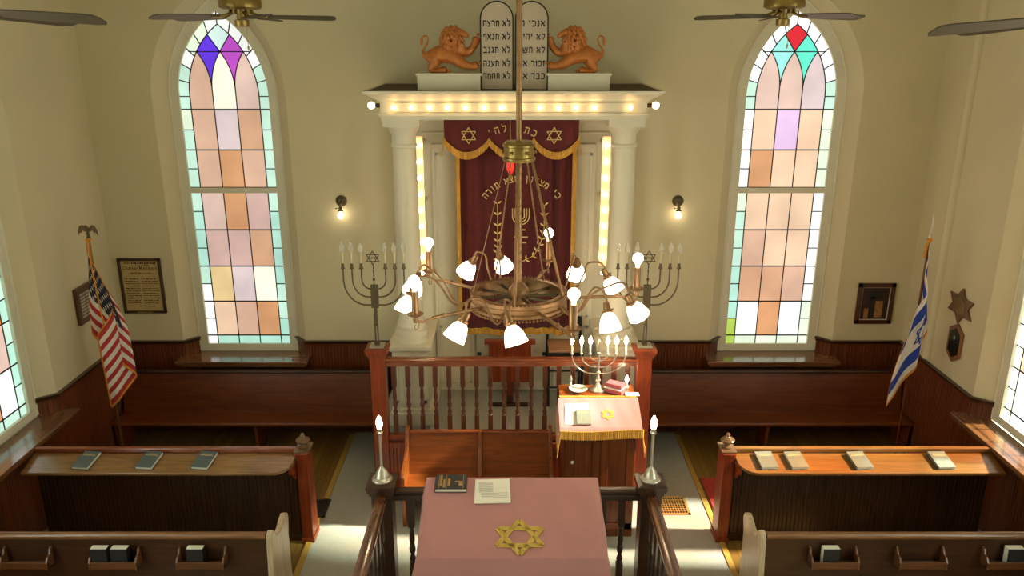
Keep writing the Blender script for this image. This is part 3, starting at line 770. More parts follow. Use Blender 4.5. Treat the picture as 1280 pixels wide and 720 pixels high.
# tablets and lions
TZ0 = z_t + .008
tb = thing('commandment_tablets', 'pair of round-topped tablets with black Hebrew lines above the ark', 'tablets', (0, 7.8, TZ0))
def tablet(px0, px1, lines, x_shift=0):
    X0, X1 = xat(px0, 7.72, 4.3), xat(px1, 7.72, 4.3); w = X1 - X0; xc = (X0 + X1) / 2; h = zy(1, 7.72) - TZ0; r = w / 2
    out = [(xc - r, 0), (xc + r, 0)] + [(xc + r * math.cos(a), h - r + r * math.sin(a)) for a in [PI * i / 20 for i in range(21)]]
    mb = MB(); mb.prism([(x, -.02, z) for x, z in out], (0, .05, 0)); t = mb.build('tablet', TABLET, tb)
    mb = MB(); ins = [(xc + (x - xc) * .985, -.024, .004 + z * .992) for x, z in out]; ins.append(ins[0])
    mb.tube(ins, .006, 6); mb.build('black_border', INK, t)
    mb = MB()
    ys = [180, 280, 380, 482, 577]
    for y, ln in zip(ys, lines):
        yy = y / 6.0; z = zy(yy + 3, 7.72) - TZ0
        sz_ = .052; sc = min(1.15, (w - .045) / heb_width(ln, sz_))
        heb_line(mb, ln, X1 - .02, z, sz_, lambda x, zz: (x, -.021, zz), (0, -1, 0), sc)
    mb.build('lettering', INK, t)
tablet(600.5, 641.5, ['לא תרצח', 'לא תנאף', 'לא תגנב', 'לא תענה', 'לא תחמד'])
tablet(644, 685, ['אנכי ה׳', 'לא יהיה', 'לא תשא', 'זכור את', 'כבד את'])

def lion(flip, px_c, label):
    k = .000745
    root = thing('lion_statue', label, 'statue', (xat(px_c, 7.8, 4.4), 7.83, z_t + .163))
    V = {}; E = []
    def add(n, x, z, r, y=0, link=None):
        V[n] = (((x - 430) * k * flip, y, (655 - z) * k), r * k)
        if link: E.append((link, n))
    add('pelvis', 165, 470, 88); add('waist', 290, 425, 76, 0, 'pelvis'); add('chest', 430, 400, 100, 0, 'waist'); add('shoulder', 500, 330, 112, 0, 'chest')
    add('neck', 500, 230, 95, 0, 'shoulder'); add('head', 540, 155, 72, 0, 'neck'); add('brow', 590, 170, 52, 0, 'head'); add('muzzle', 645, 205, 36, 0, 'brow'); add('nose', 680, 225, 26, 0, 'muzzle')
    add('jaw', 590, 262, 30, 0, 'neck'); add('chin', 630, 292, 15, 0, 'jaw')
    add('ar1', 590, 410, 62, .035, 'shoulder'); add('ar2', 665, 420, 46, .04, 'ar1'); add('ar3', 735, 345, 34, .04, 'ar2'); add('ar4', 768, 285, 36, .04, 'ar3'); add('ar5', 785, 215, 52, .04, 'ar4')
    add('al1', 520, 470, 62, -.03, 'chest'); add('al2', 615, 560, 46, -.035, 'al1'); add('al3', 700, 575, 30, -.035, 'al2'); add('al4', 760, 570, 38, -.035, 'al3'); add('al5', 800, 540, 40, -.035, 'al4')
    add('kl', 265, 515, 74, -.03, 'pelvis'); add('kk', 240, 570, 56, -.04, 'kl'); add('hock', 190, 625, 38, -.04, 'kk'); add('foot', 310, 632, 28, -.04, 'hock'); add('toe', 412, 618, 44, -.04, 'foot')
    add('t1', 105, 430, 24, 0, 'pelvis'); add('t2', 110, 380, 17, 0, 't1'); add('t3', 160, 310, 15, 0, 't2'); add('t4', 178, 250, 14, 0, 't3'); add('t5', 150, 208, 14, 0, 't4'); add('t6', 105, 225, 16, 0, 't5'); add('t7', 92, 280, 24, 0, 't6'); add('t8', 88, 335, 12, 0, 't7')
    names = list(V); me = bpy.data.meshes.new('body')
    me.from_pydata([V[n][0] for n in names], [(names.index(a), names.index(b)) for a, b in E], [])
    me.materials.append(LION)
    o = bpy.data.objects.new('body', me); COL.objects.link(o); o.parent = root
    sk = o.modifiers.new('skin', 'SKIN'); 
    for i, n in enumerate(names):
        r = V[n][1]; f_ = 1.0 if n in ('neck', 'head', 'brow', 't1', 't2', 't3', 't4', 't5', 't6', 't7', 't8', 'chin') else (1.15 if n in ('muzzle', 'nose', 'jaw', 'shoulder') else (1.55 if n[0] == 'a' else 1.42))
        me.skin_vertices[0].data[i].radius = (r * f_, r * f_ * .92)
        me.skin_vertices[0].data[i].use_root = (n == 'pelvis')
    sk.use_smooth_shade = True
    ss = o.modifiers.new('subdivision', 'SUBSURF'); ss.levels = 2; ss.render_levels = 2
    # mane locks
    mb = MB(); rnd = random.Random(4)
    for i in range(170):
        a = rnd.uniform(0, 2 * PI); rho = math.sqrt(rnd.uniform(0.05, 1.0))
        x0 = 470 + 104 * rho * math.cos(a); z0 = 240 + 160 * rho * math.sin(a)
        yy = rnd.choice((-1, 1)) * (.014 + .092 * math.sqrt(max(0, 1 - (rho * .92) ** 2)))
        dx_ = -.35 + .5 * (x0 - 470) / 104
        pts = [((x0 + 70 * q * dx_ + 10 * math.sin(q * 5 + i) - 430) * k * flip, yy * (1 - .25 * q), (655 - (z0 + 85 * q)) * k) for q in (0, .25, .5, .75, 1)]
        mb.tube(pts, [.008, .017, .018, .012, .003], 6)
    mb.build('mane', LION, root, smooth=70)
    mb = MB()
    for yy in (-.028, .028): mb.ball(((520 - 430) * k * flip, yy * 1.3, (655 - 105) * k), (.014, .01, .018), 10)
    mb.build('ear', LION, root, smooth=70)
    # toes
    mb = MB()
    for bx, bz, by in ((795, 195, .04), (815, 530, -.035), (430, 630, -.04)):
        for j in (-1, 0, 1): mb.ball(((bx - 430) * k * flip, by + j * .018, (655 - bz) * k), (.016, .011, .014), 10)
    mb.build('claws', LION, root, smooth=70)
    return root
lion(1, 561, 'gilded lion statue left of the tablets, facing right with raised paws')
lion(-1, 721.5, 'gilded lion statue right of the tablets, facing left with raised paws')

# curtain and valance
def wave(u, k, a, ph=0): return a * math.sin(u * k + ph)
CY = 8.47; cx0, cx1, cz0, cz1 = -.56, .645, zy(413, CY), 3.62
ct = thing('ark_curtain', 'long maroon velvet ark curtain with gold menorah embroidery and fringe', 'curtain', (0, CY, cz0))
def cP(u, v):     # v = 0 bottom
    x = cx0 + u * (cx1 - cx0)
    y = .022 * math.sin(u * 34 + .4 * math.sin(u * 9)) * (.5 + .5 * abs(2 * u - 1)) + .012 * math.sin(u * 61)
    if .80 < u < .875: y += .05 * math.sin((u - .80) / .075 * PI)
    return (x, y, v * (cz1 - cz0) + .012 * math.sin(u * 11) * (1 - v))
mb = MB(); mb.grid(cP, 120, 12); mb.build('curtain_cloth', VELVET, ct, smooth=80, solid=.008)
mb = MB()
mb.grid(lambda u, v: (cx0 - .03 + u * .04, -.02 + .006 * math.sin(v * 60), v * (cz1 - cz0)), 3, 60)
mb.grid(lambda u, v: (cx1 - .01 + u * .045, -.02 + .006 * math.sin(v * 60), v * (cz1 - cz0)), 3, 60)
mb.grid(lambda u, v: (cx0 + u * (cx1 - cx0), cP(u, 0)[1] - .015 + .004 * math.sin(u * 300), -.045 + v * .07 + .012 * math.sin(u * 11)), 200, 2)
mb.build('gold_fringe', GOLD, ct, solid=.01)
# embroidery
mb = MB(); EY = -.042
mid = xat(650, CY, 2.7)
def emb(px, py): return Vector((xat(px, CY, 2.7), EY, zy(py, CY) - cz0))
def arc_text(mb, s, px_c, py_c, R, step, size, flipd=1, y=EY, Yd=CY, zoff=0):
    n = len(s); c = Vector((xat(px_c, Yd, 2.7), y, zy(py_c, Yd) - zoff))
    for i, ch in enumerate(s):
        a = (i - (n - 1) / 2) * step          # right to left: first letter on the right
        if ch == ' ': continue
        a = -a; p = c + Vector((R * math.sin(a), 0, R * math.cos(a) - R))
        M = Matrix.Translation(p) @ Matrix.Rotation(a, 4, 'Y'); w_ = HB[ch][0] * size / 2
        for w, pts in HB[ch][1]: mb.ribbon([M @ Vector((px * size - w_, 0, pz * size)) for px, pz in pts], w * size, .0015, (0, -1, 0))
arc_text(mb, 'כי מציון תצא תורה', 652, 226, .46, .112, .062, zoff=cz0)
# leafy branches
for s_, x0 in ((-1, 622), (1, 680)):
    c = [emb(x0, 254), emb(x0, 285), emb(x0, 305), emb(x0 + (6 if s_ > 0 else -2), 320), emb(656 if s_ > 0 else 640, 332)]
    if s_ > 0: c = [emb(680, 256), emb(680, 285), emb(676, 302), emb(668, 318), emb(648, 328)]
    mb.tube(c, .004, 5)
    for j in range(9):
        q = j / 9 * (len(c) - 1); i0 = int(q); p = c[i0].lerp(c[min(i0 + 1, len(c) - 1)], q - i0); d = (c[min(i0 + 1, len(c) - 1)] - c[i0]).normalized()
        for sd in (-1, 1):
            n_ = Vector((-d.z, 0, d.x)) * sd; tip = p + n_ * .045 - d * .035; w_ = Vector((-(tip - p).z, 0, (tip - p).x)).normalized() * .011
            m_ = (p + tip) / 2; mb.face([p, m_ + w_, tip, m_ - w_])
# embroidered candelabrum
mc = emb(651, 268)
for r in (.035, .062, .09):
    mb.tube([mc + Vector((r * math.cos(a), 0, -.01 + r * math.sin(a))) for a in [PI + PI * i / 12 for i in range(13)]], .0065, 5)
    for sx in (-1, 1): mb.tube([mc + Vector((sx * r, 0, -.01)), mc + Vector((sx * r, 0, .075))], .0065, 5)
mb.tube([mc + Vector((0, 0, .075)), mc + Vector((0, 0, -.30))], .008, 5)
for zz, w_ in ((-.16, .05), (-.24, .075), (-.30, .06)): mb.tube([mc + Vector((-w_, 0, zz)), mc + Vector((w_, 0, zz))], .008, 5)
mb.build('embroidery', GOLDT, ct)

VY = 8.30; vz1 = 3.80; vx0, vx1 = -.69, .68
vl = thing('ark_valance', 'scalloped maroon valance with two gold stars above the ark curtain', 'valance', (0, VY, 3.45))
def vlow(u):
    t = (u * 3) % 1.0
    return zy(173, VY) - (zy(173, VY) - zy(191, VY)) * math.sin(PI * t) ** .8
def vP(u, v): 
    z0 = vlow(u); return (vx0 + u * (vx1 - vx0), .008 * math.sin(u * 40) - .02, z0 + v * (vz1 - z0) - 3.45)
mb = MB(); mb.grid(vP, 96, 6); mb.build('valance_cloth', VELVET, vl, smooth=80, solid=.008)
mb = MB(); mb.grid(lambda u, v: (vx0 + u * (vx1 - vx0), .008 * math.sin(u * 40) - .032 + .003 * math.sin(u * 400), vlow(u) - .065 + v * .075 - 3.45), 240, 2)
for x_, sg in ((vx0, -1), (vx1, 1)):
    mb.grid(lambda u, v: (x_ + sg * .03 * v, -.03 + .05 * u, vlow(0) - 3.45 + .02 - v * .19), 3, 6)
mb.build('gold_fringe', GOLD, vl, solid=.01)
mb = MB()
for px in (586, 692.5):
    c = Vector((xat(px, VY, 3.6), -.034, zy(169, VY) - 3.45))
    star_outline(mb, .082, .009, lambda a, b: c + Vector((a, 0, b)), (0, -1, 0))
arc_text(mb, 'כתר לה׳', 640, 164, .50, .145, .066, y=-.036, Yd=VY, zoff=3.45)
mb.build('embroidery', GOLDT, vl)

# eternal light
el = thing('eternal_light', 'small hanging lamp of glowing red glass before the curtain', 'lamp', (xat(638, 7.9, 3.3), 7.9, zy(222, 7.9)))
zc = zy(208, 7.9) - zy(222, 7.9)
mb = MB(); mb.lathe([(0, zc - .08), (.018, zc - .07), (.035, zc - .03), (.038, zc + .06), (.036, zc + .062)], seg=16); mb.build('red_glass', E_RED, el, smooth=50)
mb = MB(); mb.lathe([(0, zc - .14), (.012, zc - .12), (.02, zc - .085), (.03, zc - .075), (.0, zc - .07)], seg=16)
for a in range(3):
    mb.tube([(.038 * math.cos(a * 2.1), .038 * math.sin(a * 2.1), zc + .06), (0, 0, zc + .28)], .0025, 5)
mb.tube([(0, 0, zc + .28), (0, 0, 3.83 - zy(222, 7.9))], .003, 5); mb.build('chain', BRASS, el)

# ------------------------------------------------------------------ wooden lectern and black chair on the platform
lc = thing('slatted_lectern', 'small beadboard wooden lectern standing below the ark curtain', 'lectern', (xat(637.5, 8.3, 1.2), 8.30, PH))
zl0, zl1 = zy(479, 8.25) - PH, zy(427, 8.25) - PH
mb = MB(); beadboard(mb, (-.235, 0), (.235, 0), zl0, zl1, (0, -1), w=.06); mb.build('front_panel', W_RED('Z'), lc)
mb = MB(); mb.prism([(-.28, -.05, zl1 + .0), (.28, -.05, zl1), (.28, .24, zl1 - .1), (-.28, .24, zl1 - .1)], (0, 0, .025)); mb.box((0, -.045, zl1 - .01), (.56, .03, .05)); mb.build('top', W_RED('X'), lc, bevel=.004)
mb = MB(); mb.box((-.225, .1, (zl0 + zl1) / 2 - .03), (.02, .2, zl1 - zl0 - .06)); mb.box((.225, .1, (zl0 + zl1) / 2 - .03), (.02, .2, zl1 - zl0 - .06)); mb.build('side_panel', W_RED('Z'), lc)
mb = MB(); mb.box((0, .1, zl0 / 2 + .03), (.07, .07, zl0 + .06)); mb.build('post', W_RED('Z'), lc)
mb = MB(); mb.box((0, -.12, .02), (.40, .05, .035)); mb.box((0, .06, .02), (.07, .4, .035)); mb.build('foot', W_DARK('X'), lc, bevel=.004)

ch = thing('folding_chair', 'tall black-framed chair with tan seat right of the wooden lectern', 'chair', (xat(706, 8.3, 1.2), 8.17, PH))
hw = .185; sz = zy(442, 8.17) - PH; bt = zy(397, 8.5) - PH
for s_ in (-1, 1):
    mb = MB(); mb.tube([(s_ * hw, 0, 0), (s_ * hw, .02, sz)], .016, 8); mb.build('leg', BLACK, ch, smooth=40)
    mb = MB(); mb.tube([(s_ * hw, .42, 0), (s_ * hw, .36, sz), (s_ * hw, .36, bt)], .016, 8); mb.build('leg', BLACK, ch, smooth=40)
    mb = MB(); mb.tube([(s_ * hw, .02, sz * .35), (s_ * hw, .38, sz * .35)], .012, 8); mb.build('stretcher', BLACK, ch, smooth=40)
mb = MB(); mb.box((0, .19, sz + .015), (hw * 2, .36, .035)); mb.build('seat', TAN, ch, bevel=.012)
mb = MB(); mb.box((0, 0, sz - .02), (hw * 2, .025, .06)); mb.build('seat_rail', BLACK, ch, bevel=.004)
mb = MB(); mb.tube([(-hw, .02, sz * .35), (hw, .02, sz * .35)], .012, 8); mb.tube([(-hw, .0, sz * .68), (hw, .0, sz * .68)], .012, 8); mb.build('stretcher', BLACK, ch, smooth=40)
mb = MB(); mb.box((0, .36, bt - .04), (hw * 2, .025, .09)); mb.build('backrest', BLACK, ch, bevel=.006)

# ------------------------------------------------------------------ benches against the back wall
def back_bench(x0, x1, div, label, endx):
    b = thing('wall_bench', label, 'bench', ((x0 + x1) / 2, 8.35, 0)); h = (x1 - x0) / 2; t = [(x0 + x1) / 2]
    mb = MB(); mb.prism([(-h, -.17, .385), (-h, .16, .375), (-h, .16, .405), (-h, -.15, .42), (-h, -.18, .412)], (2 * h, 0, 0)); mb.build('seat', W_PEW('X'), b, bevel=.006)
    mb = MB(); mb.prism([(-h, .14, .36), (-h, .165, .36), (-h, .285, .86), (-h, .255, .86)], (2 * h, 0, 0)); mb.build('backrest', W_PEW('X'), b, bevel=.004)
    mb = MB(); mb.prism([(-h, .235, .855), (-h, .30, .855), (-h, .305, .88), (-h, .29, .892), (-h, .24, .892), (-h, .228, .875)], (2 * h, 0, 0)); mb.build('top_rail', W_CAP('X'), b, bevel=.004)
    for xx in (x0 + .03, div, x1 - .03):
        q = xx - t[0]
        mb = MB(); mb.prism([(q - .015, -.11, 0), (q - .015, .2, 0), (q - .015, .18, .376), (q - .015, -.14, .384)], (.03, 0, 0)); mb.build('support', W_PEW('Z'), b)
    return b
back_bench(XL + .05, -1.45, xat(322, 8.25, .2), 'long wooden wall bench left of the ark, behind the striped flag', -1.45)
back_bench(1.43, XR - .05, xat(957, 8.25, .2), 'long wooden wall bench right of the ark, behind the white and blue flag', 1.43)

# ------------------------------------------------------------------ front prayer desks with ledges (book ledges facing the rear)
def finial(mb, x, y, z, s=1.0):
    mb.lathe([(.045 * s, z), (.05 * s, z + .012 * s), (.025 * s, z + .022 * s), (.022 * s, z + .035 * s), (.058 * s, z + .055 * s), (.066 * s, z + .075 * s), (.05 * s, z + .092 * s), (.022 * s, z + .103 * s), (.015 * s, z + .115 * s), (.022 * s, z + .125 * s), (.012 * s, z + .142 * s), (0, z + .146 * s)], (x, y, 0), seg=20)
LEDGER = wood('ledge_honey', hexs(106, 70, 29), hexs(138, 94, 44), 'X', rough=.3, coat=.25)
def front_desk(side, xa, xb, label):
    """xa aisle end, xb wall end"""
    Y0 = 6.62; d = thing('pew_front_desk', label, 'pew', (xa, Y0, 0)); L_ = xb - xa; sg = 1 if L_ > 0 else -1
    px = lambda v: v
    mb = MB(); beadboard(mb, (min(0, L_) , 0), (max(0, L_), 0), .05, .86, (0, -1), t=.022); mb.build('front_panel', W_DARK('Z'), d)
    mb = MB(); mb.box((L_ / 2, -.005, .04), (abs(L_), .05, .08)); mb.build('base_rail', W_DARK('X'), d, bevel=.004)
    # sloping ledge with rounded aisle corner
    xe = sg * .06; zf, zb = .872, .918; yf, yb = -.275, .0
    def top(x, y): return (x, y, zf + (zb - zf) * (y - yf) / (yb - yf))
    out = [(L_, yb), (L_ - sg * .02, yf)] + [(xe + sg * .16 - sg * .16 * math.sin(a), yf + .17 * (1 - math.cos(a))) for a in [PI / 2 * i / 8 for i in range(9)]] + [(xe, yb)]
    mb = MB(); mb.prism([top(x, y) for x, y in out], (0, 0, -.028)); mb.build('book_ledge', LEDGER if side > 0 else wood('ledge_brown', hexs(118, 84, 48), hexs(158, 118, 72), 'X', rough=.2, coat=.6), d, bevel=.004)
    mb = MB(); mb.box((L_ / 2 + xe / 2, .022, .945), (abs(L_) - .06, .05, .045)); mb.build('top_rail', LEDGER if side > 0 else W_RAIL('X'), d, bevel=.008)
    mb = MB(); mb.box((0, .03, .475), (.10, .20, .95)); mb.box((0, .03, .03), (.12, .22, .06)); mb.box((0, .03, .935), (.12, .22, .025)); mb.build('end_post', W_RED('Z'), d, bevel=.005)
    mb = MB(); mb.box((0, .03, .955), (.135, .20, .02)); finial(mb, 0, .03, .965, 1.0); mb.build('finial', plain('varnished_finial', hexs(120, 92, 66), .25, .2), d, smooth=40)
    # scrolled bracket under the ledge
    mb = MB(); mb.prism([(xe + sg * .0, -.022, .85), (xe, -.20, .85), (xe, -.19, .80), (xe, -.11, .77), (xe, -.07, .70), (xe, -.022, .66)], (sg * .03, 0, 0)); mb.build('bracket', W_RED('Z'), d, bevel=.003)
    # seat side (beyond, facing the ark): a short bench
    return d
dl = front_desk(-1, -1.925, -4.40, 'left prayer desk with brown sloping book ledge and finial post')
dr = front_desk(1, 1.985, 4.42, 'right prayer desk with orange-brown sloping book ledge and finial post')

# ------------------------------------------------------------------ pews seen from behind
def pew(side, xa, xb, racks, label):
    Yb = 5.36; p = thing('pew', label, 'pew', (xa, Yb, 0)); L_ = xb - xa; sg = 1 if L_ > 0 else -1
    mb = MB(); mb.prism([(0, -.09, .25), (0, -.065, .25), (0, .015, .90), (0, -.012, .90)], (L_, 0, 0)); mb.build('back_panel', W_PEW('X') if 0 else W_DARK('X'), p, bevel=.003)
    mb = MB(); mb.tube([(0, 0, .905), (L_, 0, .905)], .030, 12); mb.build('top_rail', PEWRAIL, p, smooth=50)
    mb = MB(); mb.box((L_ / 2, .2, .42), (abs(L_), .46, .03)); mb.build('seat', W_PEW('X'), p, bevel=.006)
    out = [(-.13, 0), (-.11, .25), (-.05, .80), (-.035, .90), (-.02, .945), (.015, .955), (.045, .93), (.06, .885), (.10, .86), (.18, .855), (.27, .875), (.33, .905), (.37, .905), (.40, .87), (.405, .80), (.38, .74), (.37, .60), (.38, .3), (.41, 0)]
    out = [(-.13, 0), (-.11, .25), (-.05, .80), (-.035, .90), (-.02, .935), (.015, .945), (.045, .92), (.06, .875), (.10, .84), (.16, .825), (.23, .835), (.30, .865), (.36, .872), (.40, .85), (.42, .80), (.40, .74), (.38, .68), (.38, .3), (.41, 0)]
    mb = MB(); mb.prism([(-sg * .01, y, z) for y, z in out], (-sg * .045, 0, 0)); mb.build('end_panel', PEWEND, p, bevel=.006)
    for j, x in enumerate(racks):
        q = x - xa; mb = MB(); w = .37; yb_ = -.03
        mb.box((q, -.125, .725), (w, .014, .055)); mb.box((q, -.085, .70), (w, .09, .014))
        for s_ in (-1, 1):
            mb.prism([(q + s_ * w / 2, -.04, .69), (q + s_ * w / 2, -.04, .84), (q + s_ * w / 2, -.06, .83), (q + s_ * w / 2, -.08, .79), (q + s_ * w / 2, -.11, .785), (q + s_ * w / 2, -.135, .75), (q + s_ * w / 2, -.135, .69)], (-s_ * .016, 0, 0))
        mb.build('book_rack', RACK, p, bevel=.002)
    return p
RACK = wood('rack_wood', hexs(78, 46, 22), hexs(108, 66, 34), 'X')
PEWRAIL = wood('pew_rail_wood', hexs(104, 66, 34), hexs(138, 94, 52), 'X', coat=.4)
PEWEND = wood('pew_end_wood', hexs(172, 150, 122), hexs(204, 182, 150), 'Z', rough=.4, coat=.3)
RL = [xat(px, 5.25, .74) for px in (31, 142, 251)]; RRt = [xat(px, 5.25, .74) for px in (1043.5, 1153, 1262)]
pew(-1, -1.90, -4.42, RL, 'left pew with three book racks on its back, seen from behind')
pew(1, 1.965, 4.43, RRt, 'right pew with three book racks on its back, seen from behind')
def rack_book(x, label):
    b = thing('prayer_book', label, 'book', (x, 5.36 - .085, .709), 'prayer books in the pew racks')
    w, t, h = .128, .060, .145
    mb = MB(); mb.box((0, -t / 2 + .002, h / 2), (w, .004, h)); mb.box((0, t / 2 - .002, h / 2), (w, .004, h)); mb.box((w / 2 - .002, 0, h / 2), (.004, t, h)); mb.build('cover', BOOKK, b)
    mb = MB(); mb.box((-.001, 0, h / 2 + .001), (w - .005, t - .006, h)); mb.build('pages', PAPER, b)
    b.rotation_euler = (math.radians(-3), 0, 0)
    return b
rack_book(xat(124, 5.28, .85), 'black prayer book in the middle rack of the left pew, nearer the wall')
rack_book(xat(149.5, 5.28, .85), 'black prayer book in the middle rack of the left pew, nearer the aisle')
rack_book(xat(244, 5.28, .85), 'black prayer book alone in the left pew rack nearest the aisle')
rack_book(xat(1039, 5.28, .85), 'black prayer book in the right pew rack nearest the aisle')
rack_book(xat(1269, 5.28, .85), 'black prayer book in the right pew rack nearest the wall')

# books lying on the ledges
def flat_book(x, y, z, w, h, t, rz, tilt, cover, label, group, cat='book', title=True, pg=PAPER, name='prayer_book'):
    b = thing(name, label, cat, (x, y, z), group)
    mb = MB(); mb.box((0, 0, .002), (w, h, .004)); mb.box((0, 0, t - .002), (w, h, .004)); mb.box((-w / 2 + .002, 0, t / 2), (.004, h, t)); mb.build('cover', cover, b, bevel=.0015)
    mb = MB(); mb.box((.002, 0, t / 2), (w - .008, h - .008, t - .008)); mb.build('pages', pg, b)
    if title:
        mb = MB()
        for k, (ww, zz) in enumerate(((.07, .30), (.09, .24))): mb.box((0, h * zz, t + .0006), (w * ww / .12, .006, .001))
        mb.build('title_lines', GOLDT, b)
    b.rotation_euler = (tilt, 0, rz)
    return b
sl = math.atan2(.046, .275)
lb = [(108.5, .10, 'blue-grey prayer book on the left ledge, nearest the wall'), (187, .11, 'blue-grey prayer book in the middle of the left ledge'), (256, .12, 'blue-grey prayer book on the left ledge, nearest the aisle')]
for px, tw, lab in lb:
    yb = 6.62 - .125; zt_ = .872 + .046 * (.15 / .275) + .004
    flat_book(xat(px, yb, .9), yb, zt_, .155, .225, .030, -tw, sl, BOOKG, lab, 'prayer books on the left ledge')
rb = [(957.5, -.04, 'grey prayer book on the right ledge, nearest the aisle post'), (994.5, -.06, 'grey prayer book, second from the aisle post on the right ledge'), (1074, -.08, 'grey prayer book standing apart near the middle of the right ledge'), (1176, -.02, 'grey prayer book on the right ledge, nearest the right wall')]
for px, tw, lab in rb:
    yb = 6.62 - .125; zt_ = .872 + .046 * (.15 / .275) + .004
    flat_book(xat(px, yb, .9), yb, zt_, .155, .225, .028, -tw, sl, BOOKB, lab, 'prayer books on the right ledge')

# ------------------------------------------------------------------ reading table with cloth
TX0, TX1 = xat(536, 5.55, 1.3) , xat(744.5, 5.55, 1.3); TYB, TYF, TZB, TZF = 5.55, 4.75, 1.30, 1.15
txc = (TX0 + TX1) / 2; tw = TX1 - TX0
tt = thing('reading_table', 'sloped wooden reading table hidden under the rose cloth', 'table', (txc, 5.15, 0))
mb = MB(); mb.prism([(-tw / 2 + .02, .38, TZB - .06), (-tw / 2 + .02, .38, TZB - .015), (-tw / 2 + .02, -.385, TZF - .015), (-tw / 2 + .02, -.385, TZF - .06)], (tw - .04, 0, 0)); mb.build('table_top', W_DARK('X'), tt)
for sx in (-1, 1):
    for sy in (-1, 1):
        mb = MB(); mb.box((sx * (tw / 2 - .08), sy * .33, .54), (.08, .08, 1.08)); mb.build('leg', W_DARK('Z'), tt, bevel=.004)
mb = MB(); mb.box((0, -.33, .95), (tw - .2, .03, .2)); mb.box((0, .33, 1.0), (tw - .2, .03, .2)); mb.build('apron', W_DARK('X'), tt)
clo = thing('table_cloth', 'dusty rose velvet cloth with a large gold star over the reading table', 'tablecloth', (txc, 5.15, 0))
drop = .42
def tz(y): return TZF + (TZB - TZF) * (y + .40) / .80
def clP(u, v):
    # u across (0..1) including side drops; v from front hem (0) to back (1)
    U_ = -tw / 2 - drop + u * (tw + 2 * drop); V_ = -.4 - drop + v * (.8 + drop + .10)
    x, y = max(-tw / 2, min(tw / 2, U_)), max(-.40, min(.40, V_)); dx, dy = U_ - x, V_ - y
    d_ = max(abs(dx), abs(dy)) if (dx and dy) else abs(dx) + abs(dy)
    z = tz(y) - d_ * .98
    sw = .03 * min(1, d_ / .1)
    fold = .018 * math.sin((x * 9 if dy else y * 11) + 1.0) * min(1, d_ / .2)
    px = x + (math.copysign(.012 + d_ * .10 + fold, dx) if dx else 0); py = y + (math.copysign(.012 + d_ * .06 + fold, dy) if dy else 0)
    if dx and dy: px += math.copysign(.04 * d_, dx)
    z += .0015 * math.sin(x * 23 + y * 9) if not (dx or dy) else 0
    return (px, py, z + .002)
mb = MB(); mb.grid(clP, 90, 60)
mb.build('cloth', ROSE, clo, smooth=60, solid=.005)
mb = MB(); scx, scy = xat(649.5, 4.97, 1.19) - txc, -.225
nrm = Vector((0, -(TZB - TZF), .8)).normalized()
def sP(a, b, off=.010): 
    y = scy + b; return Vector((scx + a, y, tz(y) + off))
star_outline(mb, .185 , .036, lambda a, b: sP(a, b * .86), nrm, .004)
mb.build('star_emblem', STARG, clo)
# book and paper on the cloth
bx = xat(564, 5.46, 1.29); by = 5.455
tsl = math.atan2(TZB - TZF, .8)
bb = flat_book(bx, by, tz(by - 5.15) + .009, .245, .165, .034, .0, tsl, BOOKK, 'thick black book with gold cover bands lying on the rose cloth', None, title=False, name='hardcover_book')
mb = MB()
for x_, w_ in ((-.09, .004), (-.035, .004), (.095, .004)): mb.box((x_, 0, .0345), (w_, .155, .001))
mb.box((-.075, .01, .0345), (.018, .12, .001)); mb.box((-.05, -.02, .0345), (.018, .09, .001)); mb.box((-.015, -.01, .0345), (.02, .085, .001)); mb.box((.075, -.02, .0345), (.03, .05, .001)); mb.box((.055, .0, .0345), (.05, .016, .001))
mb.build('gold_lettering', plain('dull_gold', hexs(150, 118, 64), .5), bb)
mb = MB(); mb.M = Matrix.Rotation(tsl, 4, 'X') @ Matrix.Rotation(.02, 4, 'Z')
for k in range(3): mb.box((k * .004, -.002 * k, .003 + k * .003), (.262, .262, .0022), rz=.02 * (k - 1))
pp = thing('paper_sheets', 'white printed sheets beside the black book on the rose cloth', 'paper', (xat(615, 5.40, 1.28), 5.385, tz(5.385 - 5.15) + .008))
mb.build('sheets', PAPER, pp)
mb = MB(); mb.M = Matrix.Rotation(tsl, 4, 'X') @ Matrix.Rotation(.04, 4, 'Z')
for k in range(9): mb.box((-.045, .09 - k * .013, .0118), (.11, .004, .0006))
for k in range(4): mb.box((.02, -.03 - k * .016, .0118), (.20, .004, .0006))
mb.build('print', PAPERG, pp)

# ------------------------------------------------------------------ clergy bench
cb_x0, cb_x1 = xat(509, 7.2, .8), .385
cb = thing('clergy_bench', 'orange oak bench with a centre divider facing the reading table', 'bench', (0, 7.1, 0))
mb = MB(); mb.prism([(cb_x0, -.32, .40), (cb_x0, .02, .385), (cb_x0, .02, .415), (cb_x0, -.32, .43)], (cb_x1 - cb_x0, 0, 0)); mb.build('seat', W_OAK('X'), cb, bevel=.005)
xd = xat(600, 7.15, .7)
for a, b in ((cb_x0 + .01, xd - .018), (xd + .018, cb_x1)):
    mb = MB(); mb.prism([(a, .0, .36), (a, .03, .36), (a, .16, .80), (a, .13, .80)], (b - a, 0, 0)); mb.build('backrest', W_OAK('X'), cb, bevel=.003)
    mb = MB(); mb.box(((a + b) / 2, .145, .81), (b - a, .055, .035)); mb.build('top_rail', W_RAIL('X'), cb, bevel=.008)
prof = [(.20, 0), (.20, .86), (.13, .86), (.09, .80), (.04, .70), (-.06, .64), (-.22, .62), (-.30, .60), (-.33, .56), (-.31, .52), (-.30, 0)]
for xx, mt in ((cb_x0, W_OAK('Z')), (cb_x1, W_OAK('Z'))):
    mb = MB(); mb.prism([(xx - .02, y, z) for y, z in prof], (.035, 0, 0)); mb.build('end_panel', mt, cb, bevel=.006)
